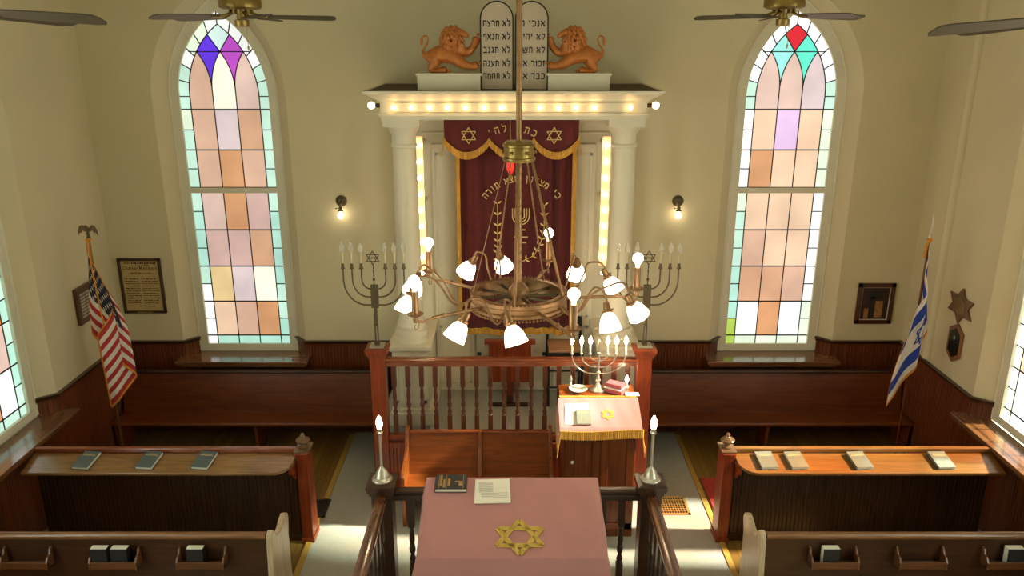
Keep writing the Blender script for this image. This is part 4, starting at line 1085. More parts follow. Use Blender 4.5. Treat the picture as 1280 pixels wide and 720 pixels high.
mb = MB(); mb.prism([(xd - .017, y, z) for y, z in ((.15, .42), (.17, .83), (.11, .83), (.06, .68), (-.02, .55), (-.08, .43))], (.034, 0, 0)); mb.build('divider', W_OAK('Z'), cb, bevel=.005)

# ------------------------------------------------------------------ reader's desk
kx = xat(751, 6.62, 1.1)
dk = thing('reader_desk', 'tall wooden cabinet desk with sloped top and white knob at the platform rail', 'desk', (kx, 6.90, 0))
wd_ = .66
mb = MB(); mb.prism([(-wd_ / 2, -.26, 0), (-wd_ / 2, .30, 0), (-wd_ / 2, .30, 1.30), (-wd_ / 2, .06, 1.30), (-wd_ / 2, -.26, 1.14)], (wd_, 0, 0)); mb.build('cabinet', W_PEW('Z'), dk, bevel=.004)
mb = MB(); mb.prism([(-wd_ / 2 - .03, .33, 1.30), (-wd_ / 2 - .03, .33, 1.33), (-wd_ / 2 - .03, .07, 1.33), (-wd_ / 2 - .03, -.30, 1.165), (-wd_ / 2 - .03, -.30, 1.135), (-wd_ / 2 - .03, .07, 1.30)], (wd_ + .06, 0, 0)); mb.build('desk_top', W_OAK('X'), dk, bevel=.004)
mb = MB(); panel(mb, -wd_ / 2 + .01, 0, .1, 1.12, -.268, .07, .016); dd = mb.build('door', W_PEW('Z'), dk, bevel=.003)
mb = MB(); mb.ball((-wd_ / 2 + .075, -.295, .83), .018, 12); mb.build('knob', SILVER, dd, smooth=60)
mb = MB(); panel(mb, 0.005, wd_ / 2 - .01, .1, 1.12, -.268, .07, .016); mb.build('door', W_PEW('Z'), dk, bevel=.003)
dc = thing('desk_cloth', 'pink velvet desk cloth with gold fringe and small star', 'cloth', (kx, 6.90, 0))
def dz(y): return 1.168 + (1.335 - 1.168) * (y + .30) / .37
hw_ = wd_ / 2 + .035
def dP(u, v):
    U_ = -hw_ - .16 + u * (2 * hw_ + .32); y = -.33 + v * .37
    x = max(-hw_, min(hw_, U_)); dx = U_ - x; z = dz(max(y, -.305)) + .006
    if y < -.305: z -= .03
    if dx: z -= abs(dx); x += math.copysign(.01 + abs(dx) * .12, dx)
    return (x, y, z + .002 * math.sin(x * 40 + y * 10))
mb = MB(); mb.grid(dP, 60, 20); mb.build('cloth', ROSE, dc, smooth=50, solid=.004)
mb = MB()
mb.grid(lambda u, v: (-hw_ - .02 + u * (2 * hw_ + .04), -.338 + .004 * math.sin(u * 260), dz(-.305) - .075 + v * .085 - .01 * math.sin(u * 5)), 200, 2)
for sg in (-1, 1):
    mb.grid(lambda u, v: (sg * (hw_ + .032 + .004 * math.sin(u * 90)), -.34 + u * .38, dz(max(-.305, -.33 + u * .37)) - .155 - .06 * v), 60, 2)
    mb.grid(lambda u, v: (sg * (hw_ + .005 + .03 * v), -.342 + .01 * math.sin(u * 6), dz(-.305) - .02 - (.19 + .05 * u) * v), 2, 8)
mb.grid(lambda u, v: (-hw_ + u * 2 * hw_, .035 + v * .035, dz(.04) + .010 + .002 * math.sin(u * 200)), 120, 2)
mb.build('gold_fringe', GOLD, dc, solid=.006)
mb = MB(); c_ = (xat(760, 6.75, 1.25) - kx, -.15)
dn = Vector((0, -(.167), .37)).normalized()
star_outline(mb, .062, .014, lambda a, b: Vector((c_[0] + a, c_[1] + b * .9, dz(c_[1] + b * .9) + .011)), dn, .003); mb.build('star_emblem', STARG, dc)
# items on desk
dsl = math.atan2(.167, .37)
yb = 6.71; bk = flat_book(xat(729.5, yb, 1.22), yb, dz(yb - 6.9) + .014, .135, .17, .022, 0, dsl, BOOKB, 'grey prayer book lying on white papers on the pink desk cloth', None, name='prayer_book')
pp = thing('loose_papers', 'bright white papers under the grey book on the pink desk cloth', 'paper', (xat(722, 6.76, 1.24), 6.76, dz(-.14) + .009))
mb = MB(Matrix.Rotation(dsl, 4, 'X')); mb.box((0, .0, .001), (.22, .24, .002), rz=.05); mb.box((-.02, -.02, .003), (.2, .22, .0015), rz=-.06); mb.build('sheets', PAPER, pp)
DZT = 1.331
bw = thing('shallow_bowl', 'white china bowl on the back shelf of the reader desk', 'bowl', (xat(723, 7.05, 1.34), 7.07, DZT))
mb = MB(); mb.lathe([(.03, 0), (.035, .004), (.07, .02), (.088, .034), (.084, .034), (.066, .024), (.03, .010), (0, .008)], seg=28); mb.build('bowl', PAPER, bw, smooth=40)
pk = thing('velvet_box', 'stack of two pink velvet boxes with cream edge beside the menorah', 'box', (xat(770, 7.04, 1.36), 7.06, DZT), rz=-.55)
PINK = plain('pink_velvet', hexs(170, 76, 86), .85, sheen=.3)
mb = MB(); mb.box((0, 0, .022), (.17, .12, .044)); mb.build('lower_box', PINK, pk, bevel=.006)
mb = MB(); mb.box((-.01, .0, .047), (.172, .122, .007)); mb.build('cream_edge', PAPER, pk)
mb = MB(); mb.box((-.01, .01, .070), (.165, .10, .04)); mb.build('upper_box', PINK, pk, bevel=.006)
ppr = thing('white_card', 'small white card on the right edge of the reader desk shelf', 'card', (xat(790, 7.0, 1.34), 6.99, DZT + .004)); mb = MB(); mb.box((0, 0, .004), (.13, .075, .006)); mb.build('card', PAPER, ppr)
def candle_bulb(mb, x, y, z, s=1.0):
    mb.lathe([(0, z), (.006 * s, z), (.011 * s, z + .010 * s), (.0135 * s, z + .022 * s), (.011 * s, z + .036 * s), (.005 * s, z + .052 * s), (0, z + .060 * s)], (x, y, 0), seg=12)
def candle_lamp(px, lit, label):
    c = thing('electric_candle', label, 'lamp', (xat(px, 7.16, 1.35), 7.17, DZT))
    mb = MB(); mb.lathe([(.022, 0), (.022, .006), (.012, .012), (.010, .05), (.010, .055)], seg=16); mb.build('candle_tube', PAPER, c, smooth=40)
    mb = MB(); candle_bulb(mb, 0, 0, .055, 1.2); mb.build('bulb', E_CANDLE if lit else CGLASS, c, smooth=60)
candle_lamp(713.5, False, 'unlit electric candle at the left end of the reader desk shelf')
candle_lamp(783.5, True, 'lit electric candle at the right end of the reader desk shelf')

# ------------------------------------------------------------------ menorahs
def bronze_menorah(x, label):
    Y_ = 7.38; z0 = zy(434, 7.35) + .001; m = thing('bronze_menorah', label, 'menorah', (x, Y_, z0), 'bronze menorahs on the railing posts')
    Z = lambda y: zy(y, 7.36) - z0
    mb = MB(); mb.box((0, 0, .008), (.14, .14, .016)); mb.build('base_plate', SILVER, m, bevel=.003)
    mb = MB(); mb.box((-.012, 0, Z(405) / 2), (.012, .03, Z(405))); mb.box((.012, 0, Z(405) / 2), (.012, .03, Z(405))); mb.box((0, 0, (Z(408) + Z(380)) / 2), (.03, .03, Z(380) - Z(408))); mb.box((0, 0, (Z(385) + Z(357)) / 2), (.07, .045, Z(357) - Z(385)))
    mb.box((0, 0, Z(430)), (.05, .05, .03)); mb.build('stem', DBRONZE, m, bevel=.003)
    for r, yb_ in ((.29, 382), (.205, 372), (.115, 362)):
        zb = Z(yb_); zt_ = Z(336)
        ry = min(r * .85, zt_ - zb - .02)
        for sx in (-1, 1):
            mb = MB(); mb.tube([(sx * .03, 0, zb)] + [(sx * (r - r * .72 + r * .72 * math.sin(a)), 0, zb + ry - ry * math.cos(a)) for a in [PI / 2 * i / 10 for i in range(11)]] + [(sx * r, 0, zt_)], .0075, 8)
            ar = mb.build('branch', DBRONZE, m, smooth=50)
            mb = MB(); mb.lathe([(.008, zt_ - .01), (.02, zt_ - .005), (.022, zt_ + .0), (.016, zt_ + .008), (.013, zt_ + .045), (.015, zt_ + .05)], (sx * r, 0, 0), seg=14); mb.build('candle_cup', DBRONZE, ar, smooth=40)
            mb = MB(); mb.lathe([(.012, zt_ + .045), (.012, zt_ + .15), (.008, zt_ + .155)], (sx * r, 0, 0), seg=14); mb.build('candle_tube', CGLASSW, ar, smooth=40)
            mb = MB(); candle_bulb(mb, sx * r, 0, zt_ + .152, 1.9); mb.build('bulb', CGLASS, ar, smooth=60)
    mb = MB(); zs = Z(323)
    star_outline(mb, .068, .009, lambda a, b: Vector((a, -.002, zs + b)), (0, -1, 0), .006)
    heb_line(mb, 'ציון', .032, zs - .010, .024, lambda x, zz: (x, -.006, zz), (0, -1, 0))
    mb.tube([(0, 0, Z(357)), (0, 0, zs - .06)], .005, 6); mb.ball((0, 0, Z(350)), .015, 10); mb.ball((0, 0, Z(340)), .009, 8)
    mb.build('star_finial', DBRONZE, m)
CGLASSW = plain('cloudy_candle_tube', hexs(200, 188, 150), .35, var=.03)
bronze_menorah(PXL, 'tall bronze seven-branch menorah on the left railing post')
bronze_menorah(PXR, 'tall bronze seven-branch menorah on the right railing post')
Ym = 7.10; xm = xat(747.5, Ym, 1.45)
sm = thing('silver_menorah', 'lit silver seven-branch menorah standing on the reader desk', 'menorah', (xm, Ym, DZT))
Z = lambda y: zy(y, Ym) - DZT
mb = MB(); mb.lathe([(.078, 0), (.078, .012), (.07, .02), (.05, .032), (.03, .05), (.018, .07), (.016, .09), (.026, .10), (.026, .112), (.014, .12), (.012, .17), (.022, .18), (.022, .19), (.011, .2), (.011, Z(443)), (.02, Z(442)), (.02, Z(441)), (.008, Z(440)), (.008, Z(424))], seg=24); mb.build('stem', SILVER, sm, smooth=35)
for r, yb_ in ((.255, 467), (.165, 459), (.082, 451)):
    zb = Z(yb_); zt_ = Z(442); ry = zt_ - zb - .005
    for sx in (-1, 1):
        mb = MB(); mb.tube([(sx * .01, 0, zb)] + [(sx * (r * .15 + r * .85 * math.sin(a)), 0, zb + ry - ry * math.cos(a)) for a in [PI / 2 * i / 12 for i in range(13)]] + [(sx * r, 0, zt_)], .0055, 8)
        ar = mb.build('branch', SILVER, sm, smooth=50)
        mb = MB(); mb.lathe([(.005, zt_ - .012), (.012, zt_ - .006), (.015, zt_ + .0), (.009, zt_ + .008), (.008, zt_ + .012)], (sx * r, 0, 0), seg=14); mb.build('candle_cup', SILVER, ar, smooth=40)
        mb = MB(); mb.lathe([(.009, zt_ + .01), (.009, zt_ + .095), (.005, zt_ + .1)], (sx * r, 0, 0), seg=12); mb.build('candle_tube', PAPER, ar, smooth=40)
        mb = MB(); candle_bulb(mb, sx * r, 0, zt_ + .098, 1.35); mb.build('bulb', E_CANDLE, ar, smooth=60)
mb = MB(); star_outline(mb, .055, .006, lambda a, b: Vector((a, 0, Z(414) + b)), (0, -1, 0), .005); mb.build('star_finial', SILVER, sm)

# candlestick lamps on the near posts
def stick(x, px, label):
    c = thing('candlestick_lamp', label, 'lamp', (x, NY, nz), 'silver candlestick lamps on the bimah posts')
    mb = MB(); mb.lathe([(.082, 0), (.084, .01), (.078, .02), (.06, .032), (.05, .06), (.035, .09), (.017, .11), (.013, .13), (.012, .40), (.013, .41)], seg=28); mb.build('base', SILVER, c, smooth=35)
    mb = MB(); mb.lathe([(.013, .40), (.024, .41), (.026, .425), (.018, .43), (.017, .455), (.022, .46)], seg=20); mb.build('socket', SILVER, c, smooth=40)
    mb = MB(); candle_bulb(mb, 0, 0, .458, 1.9); mb.build('bulb', E_CANDLE, c, smooth=60)
stick(NXL, 478, 'silver candlestick lamp with lit bulb on the left bimah post')
stick(NXR, 815, 'silver candlestick lamp with lit bulb on the right bimah post')

# ------------------------------------------------------------------ chandelier
CX, CYY, CZR = .05, 5.80, 2.735
cd = thing('chandelier', 'bronze wheel chandelier with five candle arms and ten white glass shades', 'chandelier', (CX, CYY, 0))
def V3(deg, R, z): a = math.radians(deg); return Vector((R * math.cos(a), -R * math.sin(a), z))
RR = .36
mb = MB()
prof = [(RR - .045, CZR), (RR - .045, CZR + .012), (RR - .01, CZR + .014), (RR + .004, CZR + .006), (RR + .004, CZR - .02), (RR - .008, CZR - .03), (RR - .008, CZR - .06), (RR + .006, CZR - .07), (RR + .006, CZR - .09), (RR - .012, CZR - .10), (RR - .045, CZR - .095)]
seg = 72
rings = [[mb.v((r * math.cos(2 * PI * i / seg), r * math.sin(2 * PI * i / seg), z)) for r, z in prof] for i in range(seg)]
for i in range(seg):
    A_, B_ = rings[i], rings[(i + 1) % seg]
    for k in range(len(prof)): mb.f([A_[k], A_[(k + 1) % len(prof)], B_[(k + 1) % len(prof)], B_[k]])
ring = mb.build('wheel_ring', BRONZE, cd, smooth=40)
mb = MB()
for i in range(84):
    a = 2 * PI * i / 84; mb.ball((RR * math.cos(a) * 1.01, RR * math.sin(a) * 1.01, CZR + .014), .0075, 6)
    mb.ball((RR * math.cos(a) * 1.0, RR * math.sin(a) * 1.0, CZR - .108), (.011, .011, .013), 6)
mb.build('beaded_edge', BRONZE, ring)
for i in range(10):
    a = 2 * PI * i / 10 + .1; mb = MB(); mb.tube([(.05 * math.cos(a), .05 * math.sin(a), CZR - .03), ((RR - .04) * math.cos(a), (RR - .04) * math.sin(a), CZR - .03)], .013, 8); mb.build('spoke', DBRONZE, cd, smooth=40)
mb = MB(); mb.lathe([(0, CZR - .16), (.03, CZR - .15), (.05, CZR - .12), (.07, CZR - .07), (.082, CZR - .02), (.075, CZR + .03), (.05, CZR + .065), (.028, CZR + .08), (.02, CZR + .09)], seg=28); mb.build('hub', BRONZE, cd, smooth=50)
mb = MB(); mb.tube([(0, 0, CZR + .06), (0, 0, 3.78)], .023, 14); mb.tube([(0, 0, 3.85), (0, 0, HC - .03)], .021, 14); mb.lathe([(.08, HC - .002), (.08, HC - .03), (.03, HC - .07)], seg=20)
# twisted rope relief on the pole
for s_ in range(2):
    mb.tube([(.023 * math.cos(t * .55 + s_ * PI), .023 * math.sin(t * .55 + s_ * PI), CZR + .1 + t * (3.76 - CZR - .1) / 90) for t in range(91)], .004, 5)
mb.build('pole', BRONZE, cd, smooth=40)
mb = MB(); zd = 3.80
mb.lathe([(.022, zd - .07), (.112, zd - .07), (.118, zd - .06), (.118, zd - .045), (.108, zd - .04), (.108, zd + .03), (.116, zd + .035), (.116, zd + .05), (.105, zd + .056), (.10, zd + .07), (.022, zd + .07)], seg=36)
for a in range(6): mb.ball((.115 * math.cos(a * 1.047), .115 * math.sin(a * 1.047), zd - .005), .014, 8)
mb.build('upper_collar', BRASS, cd, smooth=35)
for deg in (22, 95, 168, 238, 305):
    a, b = V3(deg, .10, zd - .06), V3(deg, RR - .01, CZR + .01)
    mb = MB()
    if deg in (168,): mb.tube([a, b], .0035, 5)
    else: mb.tube([a, a.lerp(b, .5), b], .0105 if deg in (95, 22) else .006, 6)
    for q in range(14):
        p = a.lerp(b, (q + .5) / 14)
        if deg in (238, 305): mb.tube([p + V3(j * 60, .009, 0) for j in range(6)], .0025, 4, closed=True)
    mb.build('suspension_rod', BRONZE, cd, smooth=40)
for deg in (-3, 67, 143, 216, 287):
    R = .90; zd_ = CZR + .0
    arm = MB(); arm.tube([V3(deg, RR, CZR - .05), V3(deg, R - .14, CZR - .04)], .013, 10)
    arm.tube([V3(deg, R - .24, CZR - .04), V3(deg, R - .22, CZR - .04)], .018, 10)
    arm.tube([V3(deg, R - .14, CZR - .04), V3(deg, R - .06, CZR - .055), V3(deg, R - .01, CZR - .035), V3(deg, R, CZR + .0)], .009, 8)
    arm.tube([V3(deg, R - .03, CZR - .045), V3(deg, R - .02, CZR - .09), V3(deg, R - .0, CZR - .1), V3(deg, R + .012, CZR - .08), V3(deg, R, CZR - .06)], .0035, 5)
    ao = arm.build('candle_arm', BRONZE, cd, smooth=50)
    c = V3(deg, R, 0)
    mb = MB(); mb.lathe([(0, CZR - .05), (.014, CZR - .045), (.018, CZR - .02), (.012, CZR - .005), (.03, CZR + .0), (.055, CZR + .016), (.058, CZR + .022), (.03, CZR + .018), (.026, CZR + .03)], (c.x, c.y, 0), seg=24); mb.build('drip_pan', BRONZE, ao, smooth=50)
    mb = MB(); mb.lathe([(.025, CZR + .018), (.025, CZR + .185), (.02, CZR + .188)], (c.x, c.y, 0), seg=18); mb.build('candle_tube', BRONZE, ao, smooth=40)
    o = bulb_mb(.040).build('bulb', E_BULB, ao, smooth=60); o.location = (c.x, c.y, CZR + .185)
SH = [(95, .80, -1, 2.785), (117, .83, 1, 2.785), (169, .83, -1, 2.79), (194, .84, 1, 2.80), (240, .76, -1, 2.82), (259, .86, 1, 2.81), (-50, .78, -1, 2.81), (-22, .77, 1, 2.80), (21, .88, -1, 2.78), (37, .80, 1, 2.77)]
MIDS = [106, 181, 250, -36, 29]
for k, (deg, R, sg, zn) in enumerate(SH):
    md = MIDS[k // 2]
    rad = V3(deg, 1, 0); tan = Vector((-math.sin(math.radians(deg)), -math.cos(math.radians(deg)), 0)) * sg
    d = (rad * .42 + tan * .34 + Vector((0, 0, -.86))).normalized()
    neck = V3(deg, R - .03, zn)
    b0_ = md + (deg - md) * .3
    pts = [V3(b0_, RR, CZR - .05), V3(b0_, RR + .07, CZR - .10), V3(b0_ * .8 + deg * .2, RR + .15, CZR - .06), V3(b0_ * .6 + deg * .4, RR + .22, CZR + .06), V3((b0_ + deg) / 2, R - .16, CZR + .15), V3(deg, R - .09, CZR + .165), V3(deg, R - .05, CZR + .13), neck + Vector((0, 0, .035))]
    # smooth the gooseneck
    sm_ = []
    for i in range(len(pts) - 1):
        p0, p1, p2, p3 = pts[max(0, i - 1)], pts[i], pts[i + 1], pts[min(len(pts) - 1, i + 2)]
        for t in [j / 4 for j in range(4)]:
            sm_.append(.5 * ((2 * p1) + (p2 - p0) * t + (2 * p0 - 5 * p1 + 4 * p2 - p3) * t * t + (-p0 + 3 * p1 - 3 * p2 + p3) * t ** 3))
    sm_.append(pts[-1])
    mb = MB(); mb.tube(sm_, .0075, 8); go = mb.build('gooseneck_arm', BRONZE, cd, smooth=60)
    Mx = d.to_track_quat('Z', 'Y').to_matrix().to_4x4()
    mb = MB(); mb.lathe([(.010, -.045), (.020, -.04), (.024, -.01), (.024, .015), (.036, .02), (.038, .035), (.034, .04)], neck, Mx, 20); mb.tube([neck + d * .0, neck + d * .0 + rad * .04], .004, 5); mb.ball(neck + rad * .045, .009, 8)
    mb.build('socket', BRONZE, go, smooth=45)
    mb = MB()
    sg_ = 24; pr = [(.028, .030), (.031, .042), (.046, .058), (.059, .085), (.067, .112), (.073, .138), (.078, .162)]
    Rm = Matrix.Translation(neck) @ Mx
    rings = []
    for r, z in pr:
        rings.append([mb.v(Rm @ Vector(((r * (1 + .03 * math.cos(8 * 2 * PI * i / sg_) * (z > .08))) * math.cos(2 * PI * i / sg_), (r * (1 + .03 * math.cos(8 * 2 * PI * i / sg_) * (z > .08))) * math.sin(2 * PI * i / sg_), z + (.004 * math.cos(8 * 2 * PI * i / sg_) if z > .18 else 0)))) for i in range(sg_)])
    for A_, B_ in zip(rings, rings[1:]):
        for i in range(sg_): mb.f([A_[i], A_[(i + 1) % sg_], B_[(i + 1) % sg_], B_[i]])
    mb.build('glass_shade', E_SHADE, go, smooth=60, solid=.003)

# ------------------------------------------------------------------ wall sconces
def sconce(px, label):
    X, z = xat(px, D, 2.8), zy(251, D); s_ = thing('wall_sconce', label, 'lamp', (X, D, z), 'small brass sconces beside the ark')
    Mb = Matrix.Rotation(PI / 2, 4, 'X')
    mb = MB(); mb.lathe([(.062, 0), (.064, .006), (.05, .016), (.045, .014), (.03, .026), (.014, .03)], (0, 0, 0), Mb, 24); mb.build('wall_plate', DBRONZE, s_, smooth=35)
    mb = MB(); mb.tube([(0, -.02, 0), (0, -.06, -.0), (0, -.085, -.02), (0, -.085, -.06)], .011, 8); mb.lathe([(.014, -.05), (.018, -.055), (.018, -.085), (.032, -.09), (.032, -.098)], (0, -.085, 0), seg=18); mb.tube([(-.018, -.085, -.07), (-.045, -.085, -.07)], .004, 5); mb.ball((-.048, -.085, -.07), .009, 8); mb.build('socket', DBRONZE, s_, smooth=35)
    o = bulb_mb(.032).build('bulb', E_SCONCE, s_, smooth=60); o.location = (0, -.085, -.095); o.rotation_euler = (PI, 0, 0)
sconce(427, 'small brass wall sconce left of the ark'); sconce(847, 'small brass wall sconce right of the ark')

# ------------------------------------------------------------------ ceiling fans
def fan(x, y, zb, rot, label, pitch=12, droop=0):
    f = thing('ceiling_fan', label, 'ceiling fan', (x, y, 0), None)
    mb = MB(); mb.lathe([(.02, zb - .075), (.045, zb - .07), (.05, zb - .06), (.05, zb - .025), (.03, zb - .02), (.03, zb + .02)], seg=24); mb.build('switch_housing', BRASS, f, smooth=35)
    mb = MB(); mb.lathe([(.03, zb + .045), (.12, zb + .045), (.148, zb + .06), (.15, zb + .08), (.145, zb + .13), (.12, zb + .16), (.06, zb + .175), (.04, zb + .2), (.02, zb + .21)], seg=40)
    for k in range(10): mb.box((.07 * math.cos(k * .628), .07 * math.sin(k * .628), zb + .032), (.03, .02, .03), rz=k * .628)
    mb.build('motor_housing', BRASS, f, smooth=35)
    mb = MB(); mb.tube([(0, 0, zb + .2), (0, 0, HC - .06)], .013, 10); mb.lathe([(.02, HC - .08), (.06, HC - .05), (.07, HC - .001)], seg=24); mb.build('downrod', BRASS, f, smooth=40)
    mb = MB(); mb.tube([(.04, -.03, zb - .06), (.04, -.03, zb - .2)], .002, 4); mb.lathe([(0, zb - .235), (.006, zb - .23), (.008, zb - .21), (0, zb - .195)], (.04, -.03, 0), seg=10); mb.build('pull_chain', BRASS, f)
    for k in range(5):
        a = rot + k * 2 * PI / 5
        M = Matrix.Rotation(a, 4, 'Z') @ Matrix.Translation((0, 0, zb)) @ Matrix.Rotation(math.radians(droop), 4, 'Y') @ Matrix.Rotation(math.radians(pitch), 4, 'X')
        mb = MB(M); out = [(.18, -.045), (.22, -.055), (.45, -.066), (.60, -.07), (.645, -.06), (.66, -.03), (.66, .03), (.645, .06), (.60, .07), (.45, .066), (.22, .055), (.18, .045)]
        mb.prism([(p[0], p[1], -.004) for p in out], (0, 0, .007)); bo = mb.build('blade', BLADE, f, bevel=.002)
        mb = MB(Matrix.Rotation(a, 4, 'Z') @ Matrix.Translation((0, 0, zb))); mb.tube([(.06, 0, .03), (.11, 0, .01), (.17, 0, -.008)], .009, 6); mb.box((.20, .02, -.008), (.08, .015, .006)); mb.box((.20, -.02, -.008), (.08, .015, .006)); mb.build('blade_iron', BRASS, bo, smooth=40)
    return f
fan(-1.93, 6.06, 4.72, math.radians(12), 'brass ceiling fan in front of the left arched window', 13, 1.0)
fan(2.02, 6.33, 4.73, math.radians(12), 'brass ceiling fan in front of the right arched window', -13, 1.0)
fan(-2.50, 3.85, 4.70, math.radians(-2), 'ceiling fan near the left wall, one brown blade entering the frame', -18, 3.5)
fan(2.50, 3.75, 4.67, math.radians(183), 'ceiling fan near the right wall, one brown blade entering the frame', 20, 5)

# ------------------------------------------------------------------ flags
RED = plain('flag_red', hexs(178, 44, 48), .8, var=.06); FWH = plain('flag_white', hexs(222, 216, 204), .8, var=.04); NAVY = plain('flag_navy', hexs(30, 38, 62), .8, var=.1); BLUE = plain('flag_blue', hexs(34, 60, 160), .8, var=.08)
FGOLD = plain('flag_fringe', hexs(216, 140, 40), .8, var=.2, scale=60, bump=.4, bscale=150)
def flag(x, y, sg, top_z, kind, label):
    f = thing('flag_on_pole', label, 'flag', (x, y, 0))
    mb = MB(); mb.tube([(0, 0, .06), (0, 0, top_z)], .013, 12); mb.build('pole', BRASS if kind == 'us' else W_PEW('Z'), f, smooth=40)
    mb = MB(); mb.lathe([(.14, 0), (.14, .02), (.10, .04), (.03, .07), (.022, .14), (.016, .145)], seg=28); mb.build('base', BRASS, f, smooth=35)
    H, Wd = .95, 1.35
    zt = top_z - .02
    def P(s_, t, off=0.0):     # s: 0 top .. 1 bottom of hoist; t: 0 hoist .. 1 fly
        t_ = max(0.0, t); s2 = max(0.0, s_)
        z = zt - s_ * H * (1 - .08 * t) - t * (.95 - .08 * s_)
        q = zt - z; sm = lambda a: max(0.0, min(1.0, a)) ** 2 * (3 - 2 * max(0.0, min(1.0, a)))
        if kind == 'us':
            xl, xr = -.02 - .09 * sm(q / .9), .03 + .27 * sm((q + .10) / 1.1)
            F = (.6 * t_ / .56 + .4 * sm(t_ / .56)) if t_ < .56 else 1 - .68 * sm((t_ - .56) / .5)
            F += .05 * math.sin(t_ * 16.0) * min(1, t_ * 4)
        else:
            xl, xr = -.13 * sm((q - .1) / 1.1), .02 + .20 * sm((q - .1) / 1.5)
            F = (t_ * 1.0) + .13 * math.sin(t_ * 9.0)
        xo = sg * (xl + (xr - xl) * F)
        yo = -.015 - off - .13 * t_ - .035 * math.sin(t_ * 15 + s_ * 1.5) * min(1, t_ * 5)
        return (xo, yo, z)
    if kind == 'us':
        def mf(s_, t): return 0 if (t < .46 and s_ < .54) else (1 if int(s_ * 13) % 2 == 0 else 2)
        mats = [NAVY, RED, FWH, FGOLD]
    else:
        def mf(s_, t): return 0 if (.12 < s_ < .30 or .70 < s_ < .88) else 1
        mats = [BLUE, FWH, BLUE, FGOLD]
    mb = MB(); mb.grid(P, 52, 60, mf); mb.build('cloth', mats, f, smooth=80, solid=.003)
    mb = MB()
    if kind == 'us':
        for r_ in range(9):
            n_ = 6 if r_ % 2 == 0 else 5
            for c_ in range(n_):
                s0 = .54 * (r_ + .75) / 9.3; t0 = .46 * (c_ + (.75 if n_ == 6 else 1.25)) / 6.4
                for so in (.006, -.004):
                    pts = []
                    for j in range(10):
                        a = 2 * PI * j / 10; q = (.020 if j % 2 == 0 else .009)
                        pts.append(P(s0 - q * math.cos(a) / H * 1.3, t0 + q * math.sin(a) / Wd * 1.3, so))
                    c0 = mb.v(P(s0, t0, so)); vs = [mb.v(p) for p in pts]
                    for j in range(10): mb.f([c0, vs[j], vs[(j + 1) % 10]])
        mb.build('stars', FWH, f)
    else:
        R_ = .155
        for off in (.006, -.005):
            for tri in star_tris(R_):
                for k in range(3):
                    a, b = tri[k], tri[(k + 1) % 3]; n_ = 10; w_ = .013
                    dx, dy = b[0] - a[0], b[1] - a[1]; L_ = math.hypot(dx, dy); nx, ny = -dy / L_ * w_, dx / L_ * w_
                    prev = None
                    for j in range(n_ + 1):
                        q = j / n_; u, v_ = a[0] + dx * q, a[1] + dy * q
                        cur = [mb.v(P(.5 - (v_ + e * ny) / H, .52 + (u + e * nx) / Wd, off)) for e in (-1, 1)]
                        if prev: mb.f([prev[0], prev[1], cur[1], cur[0]])
                        prev = cur
        mb.build('star_emblem', BLUE, f)
    # fringe along the free edges
    mb = MB(); n_ = 70; e = .035
    edge = [(0.0, i / n_) for i in range(n_ + 1)] if kind == 'us' else []
    edge += [(i / 50, 1.0) for i in range(51)] + [(1.0, 1 - i / n_) for i in range(n_ + 1)]
    prev = None; last = None
    for s_, t in edge:
        p = Vector(P(s_, t)); ds, dt = (0, e / Wd) if t >= .999 and s_ < .999 else ((e / H, 0) if s_ > .999 else (-e / H * .6, 0))
        q = Vector(P(s_ + ds, t + dt))
        cur = [mb.v(p + Vector((0, -.004, 0))), mb.v(q + Vector((0, -.004, 0)))]
        if prev and (Vector(p) - last).length < .08: mb.f([prev[0], prev[1], cur[1], cur[0]])
        prev = cur; last = Vector(p)
    mb.build('fringe', FGOLD, f, solid=.006)
    # cord and tassels
    mb = MB(); mb.lathe([(.02, top_z - .02), (.028, top_z - .01), (.02, top_z + .005)], seg=14); mb.tube([(0, -.02, top_z - .02), (sg * .02, -.07, top_z - .25), (sg * .07, -.12, top_z - .75), (sg * .12, -.14, top_z - 1.25)], .009, 6)
    mb.lathe([(0, top_z - 1.42), (.02, top_z - 1.41), (.016, top_z - 1.30), (.02, top_z - 1.26), (0, top_z - 1.24)], (sg * .12, -.14, 0), seg=10)
    if kind == 'us': mb.build('cord', FGOLD, f, smooth=50)
    else:
        mb.bm.free(); mb = MB(); mb.lathe([(.02, top_z - .04), (.026, top_z - .02), (.018, top_z + .005)], seg=14); mb.tube([(0, -.02, top_z - .02), (sg * .03, -.03, top_z - .06), (sg * .045, -.03, top_z - .20)], .012, 6); mb.build('cord', FGOLD, f, smooth=50)
    return f
fu = flag(-4.20, 7.77, 1, zy(298, 7.77), 'us', 'striped red and white flag with star canton on a pole in the left corner')
tz_ = zy(298, 7.77)
mb = MB(); mb.lathe([(.012, tz_), (.022, tz_ + .01), (.012, tz_ + .03), (.02, tz_ + .045), (.008, tz_ + .06)], seg=14)
mb.tube([(0, 0, tz_ + .055), (0, 0, tz_ + .09), (-.005, -.01, tz_ + .12), (-.018, -.012, tz_ + .135)], [.014, .022, .016, .006], 10)
for sg in (-1, 1):
    pts = [(sg * .01, 0, tz_ + .10), (sg * .045, 0, tz_ + .135), (sg * .075, 0, tz_ + .125), (sg * .095, 0, tz_ + .08), (sg * .098, 0, tz_ + .03), (sg * .078, 0, tz_ + .06), (sg * .062, 0, tz_ + .055), (sg * .05, 0, tz_ + .08), (sg * .03, 0, tz_ + .07), (sg * .01, 0, tz_ + .07)]
    mb.prism(pts, (0, .008, 0))
mb.build('eagle_finial', DBRONZE, fu, smooth=50)
fi = flag(4.15, 7.78, -1, zy(297, 7.78), 'il', 'white flag with blue bands and blue star on a pole in the right corner')
tz_ = zy(297, 7.78)
